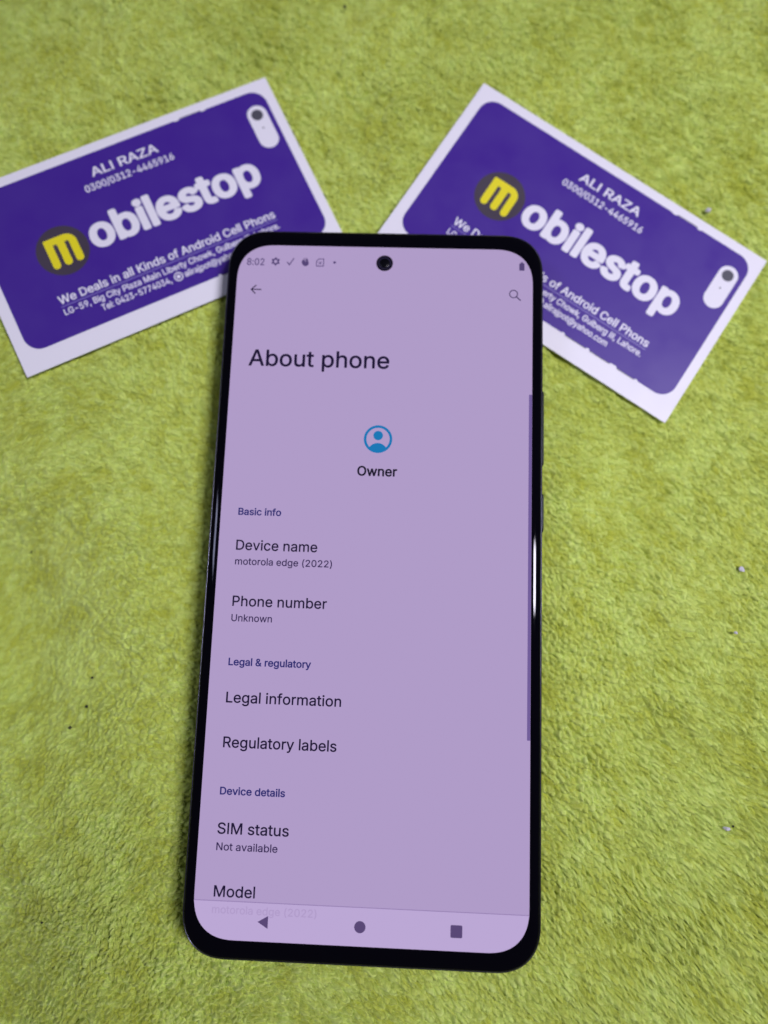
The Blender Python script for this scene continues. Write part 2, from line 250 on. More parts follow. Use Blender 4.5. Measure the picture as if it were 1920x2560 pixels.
        'u': (410, '141,-20 180,-24 218,-21 249,-10 274,5 280,-10 293,-18 362,-19 376,-8 378,378 375,389 368,396 355,398 293,398 278,389 275,378 273,128 265,105 249,86 230,75 205,69 180,72 162,80 148,94 138,117 135,145 135,378 131,389 124,396 112,398 49,398 35,389 32,378 32,139 38,83 51,49 74,17 105,-6'),
        'v': (389, '149,-15 164,-19 226,-19 239,-15 245,-9 391,372 392,383 383,395 370,398 301,398 287,389 195,135 101,390 89,398 20,398 8,396 -1,389 -2,372 141,-3'),
        'w': (567, '124,-15 138,-19 200,-19 212,-15 217,-9 282,215 288,207 350,-10 357,-16 369,-19 432,-19 444,-14 450,-3 564,372 563,389 557,395 544,398 475,398 462,389 400,170 394,172 335,389 319,398 250,398 240,395 231,383 169,161 105,389 100,395 88,398 19,398 7,391 2,383 3,372 117,-3'),
        'y': (389, '50,-160 101,-164 145,-154 181,-131 208,-97 224,-63 392,374 391,386 383,395 370,398 308,398 295,396 289,391 195,135 100,391 89,398 14,398 1,392 -2,386 -1,369 140,-1 124,-46 108,-67 89,-71 58,-67 45,-74 27,-137 33,-152'),
    },
    'bold': {
        ' ': (188, ''),
        ',': (188, '26,-129 38,-133 88,-132 100,-124 154,68 151,78 144,83 69,84 53,78 21,-119'),
        '-': (453, '102,179 115,175 340,175 349,179 354,188 354,246 346,255 340,257 108,257 97,246 97,188'),
        '.': (188, '73,-14 94,-17 119,-13 138,-2 152,15 158,34 155,58 145,78 125,93 100,100 75,97 51,82 38,64 33,44 37,20 50,0'),
        '/': (249, '2,-86 15,-90 71,-90 83,-86 87,-81 251,530 249,539 243,544 177,546 165,541 161,534 -2,-71 -2,-81'),
        '0': (453, '187,-16 230,-20 273,-15 311,-1 344,22 374,56 395,95 410,143 419,191 422,253 419,316 407,378 389,426 364,465 335,494 298,515 255,527 211,528 173,521 140,508 107,484 80,452 58,412 44,369 34,316 31,253 34,195 43,143 61,90 86,46 115,18 148,-3/211,64 192,71 173,85 155,109 144,133 130,195 127,282 137,354 147,383 160,407 176,426 192,438 211,445 230,446 255,441 273,430 292,409 306,383 317,349 323,316 326,224 321,181 314,147 292,99 275,80 255,68 236,63'),
        '1': (453, '64,-9 77,-13 389,-13 402,-10 407,-4 408,53 402,64 389,68 296,68 293,72 293,510 283,520 189,520 71,432 69,356 77,347 83,345 96,347 189,416 195,414 195,72 189,68 77,68 64,64 59,53 59,0'),
        '2': (453, '52,-9 64,-13 389,-13 401,-9 405,-4 406,58 396,69 196,70 185,72 291,183 342,241 372,284 392,327 398,380 395,404 386,433 372,457 357,476 314,508 283,521 239,528 202,527 164,520 133,507 108,490 84,467 65,438 55,409 49,375 50,356 58,350 127,349 137,351 144,361 150,399 161,419 183,437 214,446 252,443 279,428 292,414 299,399 303,366 295,332 267,289 49,53 47,0'),
        '3': (453, '173,-16 207,-20 244,-19 282,-12 313,-1 338,13 367,37 386,61 401,90 409,123 409,167 400,200 386,229 363,256 335,277 307,291 263,302 256,306 388,455 389,508 382,520 69,522 57,518 54,513 53,450 63,440 250,439 256,436 142,306 140,296 140,248 144,239 150,235 219,234 250,228 269,221 288,207 305,181 312,152 309,119 296,95 281,80 257,68 232,64 200,64 169,73 145,90 134,104 125,135 119,143 44,145 32,141 27,133 30,109 38,80 50,58 69,35 113,4 144,-9'),
        '4': (453, '270,-9 284,-13 346,-13 355,-9 360,0 362,92 415,93 429,101 430,164 428,169 415,175 365,176 360,178 358,322 353,328 340,331 278,330 266,322 264,178 259,176 140,176 135,178 327,505 326,515 315,521 246,522 232,515 23,159 23,106 27,97 34,93 263,92 265,0'),
        '5': (453, '179,-16 210,-20 248,-18 282,-11 310,0 338,18 364,42 385,70 398,99 408,152 403,210 384,258 354,298 316,325 266,343 216,346 185,341 160,333 155,335 166,437 373,440 381,445 383,455 383,508 379,517 373,521 98,522 85,519 80,513 51,248 66,240 129,233 160,251 185,260 216,264 241,261 266,250 285,234 301,210 309,186 309,143 295,104 284,90 267,75 235,64 198,66 168,80 150,99 139,133 129,142 60,143 46,138 43,123 50,90 63,61 79,40 98,21 123,4 148,-7'),
        '6': (453, '186,-16 227,-20 258,-18 289,-10 320,4 346,22 370,48 387,75 400,109 406,157 401,200 388,239 366,272 340,296 308,314 270,324 220,327 218,330 337,503 338,513 327,521 252,522 239,517 96,306 68,253 53,210 47,171 48,138 56,99 71,66 95,33 120,12 152,-6/202,65 175,80 153,109 143,143 145,186 160,220 183,240 214,251 245,250 264,244 278,234 300,205 310,171 307,128 291,95 264,71 233,62'),
        '7': (453, '85,-9 94,-13 163,-13 175,-10 181,-4 406,443 407,510 400,520 63,522 47,515 45,452 50,443 56,440 299,438 81,5 81,-4'),
        '9': (453, '119,-9 133,-13 202,-13 214,-8 350,193 377,241 395,284 405,327 405,361 401,395 389,428 370,460 346,486 320,505 289,519 252,527 214,528 177,523 145,511 114,493 89,469 70,443 55,409 47,366 49,318 60,279 79,246 107,217 139,197 177,186 233,181 234,178 115,5 114,-4/208,258 177,273 155,298 143,337 145,375 158,409 181,433 208,445 245,445 277,430 298,404 309,371 308,327 295,294 272,270 239,257'),
        ':': (188, '73,-14 94,-17 119,-13 138,-2 152,15 158,34 155,58 145,78 125,93 100,100 75,97 51,82 38,64 33,44 37,20 50,0/76,260 100,258 125,264 144,279 154,294 158,313 154,337 141,357 119,371 94,375 69,370 49,357 36,337 33,313 39,289 56,270'),
        '@': (676, '293,-144 360,-148 422,-142 503,-122 517,-116 521,-106 505,-53 497,-47 485,-46 435,-61 385,-71 341,-72 291,-66 247,-54 210,-34 178,-9 153,24 132,67 119,120 115,178 119,235 130,283 150,327 172,358 203,387 253,414 310,427 385,427 441,413 485,388 522,350 548,303 562,245 563,168 553,106 545,86 535,77 522,72 510,73 496,86 491,106 488,341 478,347 422,348 410,346 403,339 366,352 322,356 278,348 241,328 210,299 188,264 176,226 172,178 178,125 193,82 215,48 247,20 291,3 341,0 385,11 416,34 422,33 447,14 478,2 510,-2 547,0 584,14 610,37 629,67 643,110 651,178 651,245 638,307 616,360 585,405 541,446 491,476 435,495 366,504 291,501 228,487 169,461 122,428 79,380 50,327 32,269 24,197 28,110 45,43 72,-15 110,-61 160,-100 227,-130/310,81 286,96 268,125 259,173 262,216 277,250 297,269 322,278 360,275 385,261 399,235 405,187 399,134 388,106 368,86 341,79'),
        'A': (480, '4,-9 17,-13 86,-13 98,-8 146,125 154,129 329,129 383,-9 392,-13 461,-13 473,-10 479,-4 479,5 293,510 286,520 198,522 186,515 1,5 0,-4/179,212 178,217 236,388 242,387 300,217 299,212'),
        'B': (456, '48,-9 61,-13 242,-13 304,-8 342,2 373,18 399,39 416,63 427,87 434,116 434,149 429,183 419,207 402,231 381,250 357,265 357,270 387,294 406,322 414,356 413,399 405,428 390,457 373,477 348,496 304,514 254,521 61,522 45,515 43,0/142,72 142,217 273,215 304,202 320,188 330,173 337,149 337,121 325,97 308,82 286,74 261,71/142,299 142,438 267,436 292,426 309,409 318,385 317,356 308,332 289,313 269,303 248,299'),
        'C': (510, '222,-16 266,-20 316,-15 360,-3 397,16 429,42 457,75 477,114 489,157 488,167 478,173 399,171 393,167 376,123 351,95 316,74 272,66 232,70 197,85 166,111 142,147 129,181 122,224 121,272 126,316 137,349 153,381 175,407 201,426 228,437 253,442 285,442 310,437 341,422 364,402 380,378 392,345 397,339 410,335 472,335 485,339 489,345 485,373 472,407 453,439 432,465 409,484 378,503 347,516 310,525 266,529 216,524 166,508 125,484 91,453 61,412 40,364 28,316 23,253 28,195 40,143 63,95 90,56 128,22 172,-2'),
        'D': (502, '48,-9 61,-13 223,-13 298,-4 342,11 375,29 410,58 433,87 456,130 472,183 479,255 475,313 462,366 442,409 414,447 375,481 348,496 317,509 261,520 61,522 45,515 43,0/142,72 142,438 236,438 267,434 292,426 322,409 346,385 363,356 375,322 381,279 381,226 375,188 363,154 350,130 334,111 311,93 286,81 229,70'),
        'G': (520, '222,-16 266,-20 316,-16 360,-4 397,14 432,42 460,75 480,114 492,157 495,258 485,268 285,269 272,266 266,258 266,200 272,189 285,186 397,186 393,162 385,136 371,114 353,95 328,79 303,70 266,66 235,70 203,82 178,99 160,119 142,147 129,181 122,224 121,268 125,311 137,349 151,378 172,405 201,426 222,436 247,442 278,442 303,438 331,426 356,407 375,383 397,339 410,336 478,336 490,345 487,369 473,407 455,436 431,465 403,487 377,503 347,516 310,525 266,529 210,523 166,508 124,484 88,450 61,412 39,364 28,316 23,253 27,195 40,143 62,95 90,56 128,22 171,-2'),
        'I': (172, '43,-9 55,-13 118,-13 128,-9 134,0 133,510 126,520 118,522 49,521 38,510 38,0'),
        'K': (467, '48,-9 61,-13 123,-13 136,-10 141,-4 142,160 192,216 198,217 360,-9 373,-13 448,-13 461,-9 465,-4 464,5 264,289 461,500 465,510 461,518 448,522 354,520 142,290 140,515 123,522 61,522 45,515 43,0'),
        'L': (393, '48,-9 61,-13 361,-13 373,-9 378,0 378,58 373,66 367,69 148,70 142,72 142,510 136,519 129,521 54,521 43,510 43,0'),
        'M': (628, '48,-9 61,-13 123,-13 138,-4 139,308 142,320 270,-4 274,-9 286,-13 342,-13 354,-9 358,-4 486,323 488,-4 492,-9 504,-13 567,-13 580,-9 585,0 583,515 567,522 473,522 461,515 317,135 311,141 167,515 161,520 148,522 61,522 48,518 43,505 43,0'),
        'P': (445, '48,-9 61,-13 123,-13 136,-10 141,-4 142,169 148,173 261,174 311,183 336,193 361,208 381,226 400,250 414,279 423,313 425,356 420,395 411,423 395,452 373,476 346,496 304,513 254,521 61,522 45,515 43,0/142,258 142,438 254,438 286,429 305,414 322,385 327,347 321,308 304,279 283,265 254,257 148,255'),
        'R': (449, '48,-9 61,-13 123,-13 136,-10 141,-4 142,183 148,185 236,183 342,-10 354,-13 429,-13 444,-4 443,5 336,202 373,226 399,255 418,294 426,342 424,385 411,428 386,467 354,493 311,512 261,521 61,522 45,515 43,0/142,269 142,438 261,437 289,428 311,411 324,385 328,347 321,313 304,288 286,277 254,269'),
        'T': (449, '181,-9 195,-13 257,-13 269,-9 274,0 275,438 426,441 434,452 434,510 426,520 32,522 17,515 15,452 20,442 32,439 170,439 174,438 176,433 176,0'),
        'W': (686, '143,-9 154,-13 229,-13 242,-10 246,-4 342,349 439,-4 454,-13 529,-13 542,-9 548,0 686,505 684,515 679,520 667,522 604,522 588,515 492,144 397,510 392,518 379,522 304,522 291,515 198,162 192,149 97,515 92,520 79,522 17,522 4,518 0,505 138,0'),
        'Z': (438, '30,-9 41,-13 397,-13 410,-10 415,-4 416,58 410,68 403,70 153,70 148,72 413,457 414,510 410,517 397,522 41,522 25,515 23,452 28,443 35,439 292,438 27,53 25,0'),
        'a': (389, '121,-18 156,-22 193,-19 225,-10 256,8 263,-8 275,-13 337,-13 350,-8 353,-3 354,251 349,295 339,324 318,352 295,372 262,387 225,395 187,397 150,393 112,382 82,367 58,348 39,324 25,295 26,285 32,280 102,261 113,266 129,290 150,307 175,316 206,317 237,307 249,295 256,280 259,256 256,246 237,240 137,227 87,213 47,189 22,155 15,131 14,98 19,69 29,45 47,21 68,3 93,-10/162,59 131,67 114,83 109,107 117,131 131,142 156,151 256,167 259,165 256,117 247,98 237,84 206,64'),
        'b': (424, '192,-17 241,-21 291,-11 332,11 366,46 391,93 404,141 407,204 398,261 382,305 360,338 329,367 293,386 253,396 203,396 166,385 134,364 131,372 131,507 128,515 116,522 47,521 39,516 36,507 36,-3 41,-9 49,-13 116,-13 125,-8 131,11 134,13 164,-8/197,63 182,69 166,81 152,98 142,117 130,170 132,223 144,266 166,296 178,306 197,314 234,316 253,311 270,300 284,285 296,266 309,218 309,156 296,112 272,79 259,69 241,62 216,60'),
        'c': (396, '166,-17 203,-21 241,-19 272,-11 302,2 328,20 349,40 368,69 379,98 379,108 372,113 310,129 297,129 288,122 272,89 257,74 235,63 203,60 178,64 160,73 144,88 128,112 120,136 114,165 116,223 132,271 146,290 162,305 178,312 197,316 222,316 241,311 270,290 287,257 297,250 310,250 366,264 377,271 378,281 366,309 353,330 335,351 297,377 247,394 210,397 166,394 128,382 103,368 78,348 53,319 35,283 22,242 17,189 20,146 31,103 46,69 67,40 97,12 128,-6'),
        'd': (424, '157,-17 197,-21 235,-17 260,-8 291,13 294,11 299,-8 310,-13 372,-13 385,-8 388,-3 389,507 386,516 378,521 310,522 297,517 294,511 294,367 291,364 260,385 228,395 185,397 141,389 103,372 74,348 51,319 34,285 22,242 17,189 22,132 35,89 56,50 81,21 116,-3/178,64 160,73 147,84 133,103 124,122 114,170 117,228 131,271 154,300 185,315 222,315 241,309 260,296 282,261 294,209 292,151 278,108 253,76 222,62 197,60'),
        'e': (404, '169,-17 203,-21 241,-20 272,-13 303,-1 332,16 353,37 370,59 382,88 379,98 372,103 303,118 291,112 278,88 256,69 228,60 197,60 172,67 153,77 137,93 126,112 116,141 116,156 372,156 387,165 388,209 383,252 373,285 357,319 338,343 310,367 278,384 241,394 203,397 160,393 127,382 94,362 66,336 45,305 30,271 21,233 17,189 20,146 30,103 46,69 66,40 97,12 128,-5/116,237 128,271 147,295 172,311 203,317 235,312 260,297 279,271 289,237 285,234 122,234'),
        'f': (254, '69,-9 82,-13 144,-13 158,-4 159,308 163,314 232,314 240,318 245,327 243,385 232,392 159,395 160,433 165,447 176,458 201,461 226,455 242,462 260,520 256,529 244,535 213,542 176,542 144,537 113,523 87,500 70,472 64,443 63,394 1,392 -6,388 -10,380 -11,327 -6,318 7,314 64,313 64,0'),
        'g': (425, '159,-160 197,-163 235,-162 266,-157 297,-148 322,-136 347,-117 366,-95 380,-68 386,-44 389,-11 389,379 385,388 378,392 310,392 297,384 296,369 291,365 260,385 228,395 185,397 147,391 110,376 81,355 53,323 34,287 25,258 18,220 20,148 28,112 39,85 70,42 91,24 116,9 147,-2 172,-7 203,-8 235,-4 266,7 291,24 294,18 293,-20 287,-44 272,-64 247,-78 203,-84 166,-78 141,-64 116,-34 103,-28 91,-30 35,-64 34,-73 46,-92 78,-126 116,-147/178,76 160,84 146,95 124,129 114,177 117,230 132,273 153,299 185,315 222,315 241,309 259,297 282,263 290,239 295,210 292,153 279,114 253,86 222,74 197,72'),
        'h': (410, '41,-9 53,-13 116,-13 130,-4 131,226 134,255 143,279 159,299 184,312 209,316 234,312 252,303 266,288 276,265 279,236 280,-4 284,-9 297,-13 359,-13 369,-9 374,0 374,255 369,289 358,322 341,350 319,371 291,386 259,395 228,397 191,394 159,383 134,367 131,371 131,510 123,520 116,522 47,521 36,510 36,0'),
        'i': (167, '41,-9 54,-13 117,-13 126,-9 131,0 131,380 124,390 117,392 48,392 42,389 36,380 36,0/63,433 86,430 105,433 123,443 139,462 143,481 140,500 129,518 114,529 92,536 67,535 46,524 29,505 24,481 29,462 42,445'),
        'j': (167, '-22,-152 -9,-156 22,-155 47,-151 72,-141 91,-129 106,-113 118,-94 126,-70 131,-32 131,377 128,387 120,391 53,392 41,388 36,382 35,-41 31,-56 22,-69 9,-73 -16,-74 -24,-80 -27,-89 -27,-142/83,430 103,433 124,444 139,463 143,483 139,502 126,521 109,532 84,537 59,532 41,521 28,502 24,483 28,463 43,444 59,434'),
        'k': (381, '41,-9 53,-13 116,-13 130,-4 131,135 153,154 284,-11 372,-13 384,-9 389,0 222,217 373,371 376,375 375,385 359,392 284,392 275,390 134,248 131,255 131,510 123,520 116,522 47,521 36,510 36,0'),
        'l': (156, '35,-9 48,-13 110,-13 121,-9 126,0 126,529 123,535 110,541 42,540 31,529 30,0'),
        'm': (610, '41,-9 53,-13 116,-13 130,-4 133,260 139,279 153,299 172,312 197,317 216,316 234,307 248,294 256,274 257,0 262,-9 272,-13 334,-13 347,-10 351,-4 354,265 363,289 376,303 392,313 416,317 441,314 459,304 469,294 477,274 480,-4 484,-10 497,-13 559,-13 569,-9 574,0 574,265 567,308 551,342 534,362 511,380 484,392 453,398 416,398 378,389 347,372 322,349 316,351 284,382 266,391 241,398 209,399 184,395 159,385 134,369 131,371 127,385 116,392 53,392 41,388 36,375 36,0'),
        'n': (410, '41,-9 53,-13 116,-13 130,-4 131,226 134,255 143,279 159,299 184,312 209,316 234,312 252,303 266,288 276,265 279,236 280,-4 284,-9 297,-13 359,-13 372,-6 374,0 372,274 365,303 355,327 339,351 318,371 284,388 241,397 216,397 184,392 159,383 134,367 129,371 127,385 116,392 53,392 37,385 36,0'),
        'o': (415, '166,-17 210,-21 247,-18 278,-9 310,7 340,31 363,59 381,93 393,132 398,175 395,228 385,271 370,305 347,338 320,362 285,383 247,394 210,397 166,394 128,382 103,368 78,348 53,319 35,283 22,242 17,189 20,146 31,103 46,69 67,40 97,12 128,-6/178,64 160,73 147,84 124,122 114,170 117,228 132,271 156,300 185,314 203,317 228,315 260,300 277,281 288,261 297,233 302,204 298,146 282,103 267,84 253,72 222,61 197,60'),
        'p': (424, '41,-152 53,-156 116,-156 130,-147 131,7 134,13 166,-8 197,-18 241,-21 278,-15 316,1 344,21 366,46 385,79 399,117 406,161 406,218 398,262 382,305 360,338 334,363 304,382 259,395 209,397 172,388 134,365 130,367 126,387 116,392 47,392 36,382 36,-142/197,63 181,69 166,81 152,98 142,117 130,170 132,223 144,266 166,296 178,306 197,314 234,316 253,311 270,300 284,286 296,266 309,218 309,156 296,112 272,79 259,69 241,62 216,60'),
        'r': (259, '41,-9 53,-13 116,-13 130,-4 131,236 135,265 153,293 178,308 203,313 241,309 255,313 260,322 260,385 253,395 216,398 184,395 159,387 134,372 129,375 127,385 116,392 53,392 37,385 36,0'),
        's': (365, '138,-17 205,-20 242,-14 272,-3 297,11 319,31 336,55 345,79 348,108 344,136 331,165 314,184 292,200 261,214 149,245 136,253 127,266 127,285 136,302 155,314 180,319 205,318 224,312 237,300 253,271 261,265 274,265 336,281 341,290 335,309 322,334 307,353 276,377 236,392 205,397 167,397 136,392 105,381 80,367 59,348 42,324 33,300 30,271 34,242 45,218 65,194 86,180 117,165 226,136 241,127 250,112 250,93 236,74 217,64 186,59 161,60 136,70 122,84 109,112 99,119 35,108 23,103 19,93 25,69 37,45 52,26 68,11 92,-3'),
        't': (227, '131,-13 169,-17 201,-15 223,-9 230,1 217,59 213,64 201,67 176,63 157,65 147,73 143,97 144,314 207,314 216,318 221,328 221,381 213,390 207,392 144,393 143,472 138,480 126,484 63,484 55,482 48,472 48,395 44,393 1,392 -8,386 -11,328 -6,318 1,315 44,314 48,309 48,92 52,59 65,30 82,11 107,-5'),
        'u': (410, '145,-14 178,-18 216,-15 247,-5 278,15 282,-5 297,-13 359,-13 373,-5 374,380 366,391 297,392 286,389 281,385 279,154 276,125 267,101 252,82 228,68 203,63 178,66 159,75 144,91 134,115 131,144 129,385 122,391 109,392 53,392 37,385 36,139 43,82 57,48 79,19 109,-2'),
        'w': (567, '126,-9 136,-13 198,-13 211,-9 215,-4 279,222 286,231 352,-4 367,-13 429,-13 442,-9 447,0 561,375 560,385 554,390 542,392 479,392 465,385 398,145 334,380 326,390 317,392 254,392 242,390 237,385 173,154 167,154 102,385 97,390 86,392 23,392 11,388 6,375 120,0'),
        'y': (389, '53,-154 99,-158 143,-149 175,-130 203,-97 220,-63 387,375 387,384 380,390 305,392 294,389 289,384 199,134 193,125 99,385 87,392 18,392 6,389 2,384 2,375 144,0 128,-49 112,-71 93,-77 55,-73 45,-82 31,-140 37,-149'),
        'z': (380, '30,-9 42,-13 336,-13 348,-11 355,-4 356,58 347,68 161,69 155,72 348,326 349,380 343,390 330,392 48,392 33,385 31,322 36,314 42,311 225,308 28,53 25,44 25,0'),
    },
    'heavy': {
        'b': (424, '188,-34 247,-37 297,-27 340,-4 378,32 404,75 421,133 426,200 418,263 403,305 381,341 353,371 322,392 284,407 240,414 190,411 153,398 150,403 149,513 145,523 134,533 115,539 40,537 22,524 17,508 18,-8 28,-22 47,-30 115,-30 147,-18/203,79 188,86 176,96 159,125 150,169 150,216 159,253 178,283 197,296 228,299 256,289 271,273 279,258 290,216 291,164 280,122 259,91 234,78'),
        'e': (404, '165,-34 209,-38 247,-36 280,-29 316,-15 347,6 370,28 388,55 400,86 399,101 384,116 316,135 297,136 284,130 276,122 265,101 253,88 241,81 222,77 197,77 172,86 154,101 144,117 138,133 141,139 372,139 391,144 405,159 407,206 401,258 390,294 372,330 347,360 318,383 284,400 247,410 203,414 159,410 122,398 91,381 61,357 36,325 17,289 4,247 -2,200 1,143 11,101 30,60 53,28 84,0 122,-21/141,252 148,268 166,288 184,297 203,300 222,298 241,290 256,273 266,252'),
        'i': (167, '34,-26 54,-30 123,-29 140,-21 149,-5 150,380 142,398 123,408 42,408 28,401 17,386 17,0 22,-15/57,417 85,413 117,419 138,432 155,453 162,479 158,505 146,526 123,545 92,553 60,551 33,537 11,511 5,479 13,453 29,432'),
        'l': (156, '29,-26 48,-30 116,-29 135,-21 144,-5 145,531 135,548 116,557 35,556 20,547 12,531 12,0 17,-15'),
        'o': (415, '163,-34 209,-38 253,-34 291,-23 322,-6 353,18 379,49 398,86 411,127 417,174 414,232 403,277 386,315 359,351 330,377 297,396 253,410 209,414 166,411 128,400 93,383 61,357 36,325 17,289 4,247 -2,200 1,143 11,101 30,60 53,28 84,0 122,-22/184,80 159,98 141,132 133,174 135,221 146,258 166,285 191,298 222,299 236,294 251,284 271,252 282,206 280,153 269,117 247,89 222,78'),
        'p': (424, '34,-169 53,-173 115,-173 132,-169 145,-158 150,-143 150,-28 153,-21 184,-33 222,-38 259,-36 297,-27 328,-12 356,9 380,35 400,66 417,113 425,160 425,217 417,264 402,305 380,342 350,373 315,395 272,410 222,414 178,408 147,395 128,406 115,409 47,409 28,401 18,389 17,-143 22,-158/197,81 172,102 156,134 149,180 152,227 161,259 179,285 203,298 234,299 247,295 261,285 281,253 291,206 289,154 276,113 254,87 228,77'),
        's': (365, '134,-34 173,-38 217,-36 255,-28 286,-16 315,2 337,23 354,49 364,75 367,107 362,143 348,173 329,195 305,213 280,225 167,256 147,268 146,284 155,294 167,300 186,302 205,301 217,294 241,258 261,248 273,248 336,262 355,274 360,289 357,305 346,331 328,357 292,388 242,408 205,414 167,414 130,408 98,397 67,379 42,357 24,331 14,305 11,273 16,237 30,208 49,185 73,167 98,154 211,124 230,112 231,96 222,86 205,78 180,75 161,78 144,86 135,96 125,122 105,135 86,136 23,122 5,109 0,96 5,70 16,44 35,18 55,0 80,-16'),
        't': (227, '127,-30 169,-34 213,-30 238,-20 248,-4 237,59 232,70 220,79 207,83 169,80 163,85 162,95 162,293 169,297 213,298 232,309 240,324 240,382 233,397 219,406 163,411 162,475 157,487 146,496 125,501 57,500 38,491 31,480 29,413 25,410 -6,408 -18,401 -26,392 -29,382 -29,324 -25,312 -12,301 0,297 25,297 29,293 29,85 33,59 40,38 55,12 75,-7 100,-21'),
    },
}
CAP = 509.0


def glyph_loops(font, c):
    adv, s = FONTS[font][c]
    loops = []
    if s:
        for part in s.split('/'):
            loops.append([tuple(float(v) for v in q.split(',')) for q in part.split(' ')])
    return adv, loops


GROW = {'regular': 11.0, 'medium': 19.0, 'bold': 13.0, 'heavy': 30.0}


def area2(l):
    return sum(l[i - 1][0] * l[i][1] - l[i][0] * l[i - 1][1] for i in range(len(l)))


def inside(p, l):
    r = False
    for i in range(len(l)):
        (x1, y1), (x2, y2) = l[i - 1], l[i]
        if (y1 > p[1]) != (y2 > p[1]) and p[0] < (x2 - x1) * (p[1] - y1) / (y2 - y1) + x1:
            r = not r
    return r


def text(name, font, s, x0, x1, base, cap, z, mat, parent, tight=0.0):
    pen, placed = 0.0, []
    for c in s:
        adv, loops = glyph_loops(font, c)
        placed.append([[(x + pen, y) for x, y in l] for l in loops])
        pen += adv + tight
    xs = [x for g in placed for l in g for x, y in l]
    lo, hi = min(xs), max(xs)
    gr = GROW[font]
    ky = cap / (CAP + 2 * gr)
    kx = (x1 - x0) / (hi - lo)
    shapes = []
    for g in placed:
        loops = [[(x0 + (x - lo) * kx, base + (y + gr) * ky) for x, y in l] for l in g]
        outers = [l for l in loops if sum(inside(l[0], m) for m in loops if m is not l) % 2 == 0]
        for o in outers:
            shapes.append([o] + [l for l in loops if l not in outers and inside(l[0], o)])
    return flat(name, shapes, z, mat, parent)


# ------------------------------------------------------------------ layout of the two cards (mm, in the screen's frame)
CARD_W, CARD_H = 84.0, 49.64
CARDS = [  # centre x, y, z ; turn ; slopes along and across the card
    (-58.328, 85.117, -6.0, 0.48873, -0.08552, 0.05876),
    (45.836, 82.322, -10.35, -0.55198, -0.06403, -0.00055)]


def card_uv(i, X, Y):
    cx, cy, cz, t, a, b = CARDS[i]
    c, s = math.cos(t), math.sin(t)
    u = (X - cx) * c + (Y - cy) * s
    v = -(X - cx) * s + (Y - cy) * c
    return u, v, cz + a * u + b * v


# ------------------------------------------------------------------ towel
rng = np.random.default_rng(7)


def waves(X, Y, n, lam, amp, seed):
    r = np.random.default_rng(seed)
    out = np.zeros_like(X)
    for _ in range(n):
        a = r.uniform(0, 2 * math.pi)
        k = 2 * math.pi / (lam * r.uniform(0.7, 1.6))
        out += np.sin(k * (X * math.cos(a) + Y * math.sin(a)) + r.uniform(0, 6.28))
    return out * amp / math.sqrt(n)


def value_noise(X, Y, lam, seed):
    r = np.random.default_rng(seed).uniform(-1, 1, (512, 512)).astype(np.float32)
    x, y = X / lam, Y / lam
    xi, yi = np.floor(x).astype(np.int32), np.floor(y).astype(np.int32)
    fx, fy = x - xi, y - yi
    fx, fy = fx * fx * (3 - 2 * fx), fy * fy * (3 - 2 * fy)
    a, b = r[xi & 511, yi & 511], r[(xi + 1) & 511, yi & 511]
    c, d = r[xi & 511, (yi + 1) & 511], r[(xi + 1) & 511, (yi + 1) & 511]
    return (a + (b - a) * fx) * (1 - fy) + (c + (d - c) * fx) * fy


def tufts(X, Y, cell, ca, sa, st, seed):
    """nearest and second nearest pile tuft, stretched along the lie of the pile"""
    r = np.random.default_rng(seed)
    T = r.uniform(0.02, 0.98, (512, 512, 2)).astype(np.float32)
    V = r.uniform(0, 1, (512, 512)).astype(np.float32)
    gx, gy = X / cell, Y / cell
    ix, iy = np.floor(gx).astype(np.int32), np.floor(gy).astype(np.int32)
    f1 = np.full(X.shape, 1e9, np.float32)
    f2 = np.full(X.shape, 1e9, np.float32)
    u1 = np.zeros(X.shape, np.float32)
    v1 = np.zeros(X.shape, np.float32)
    id1 = np.zeros(X.shape, np.float32)
    for di in range(-2, 3):
        for dj in range(-2, 3):
            jx, jy = ix + di, iy + dj
            t = T[jx & 511, jy & 511]
            dx = gx - (jx + t[..., 0])
            dy = gy - (jy + t[..., 1])
            u = dx * ca + dy * sa
            v = -dx * sa + dy * ca
            d = (u / st) ** 2 + (v * st) ** 2
            n1 = d < f1
            f2 = np.where(n1, f1, np.minimum(f2, d))
            f1 = np.where(n1, d, f1)
            u1 = np.where(n1, u, u1)
            v1 = np.where(n1, v, v1)
            id1 = np.where(n1, V[jx & 511, jy & 511], id1)
    return np.sqrt(f1), np.sqrt(f2), u1, v1, id1


def smooth(x, a, b):
    t = np.clip((x - a) / (b - a), 0, 1)
    return t * t * (3 - 2 * t)


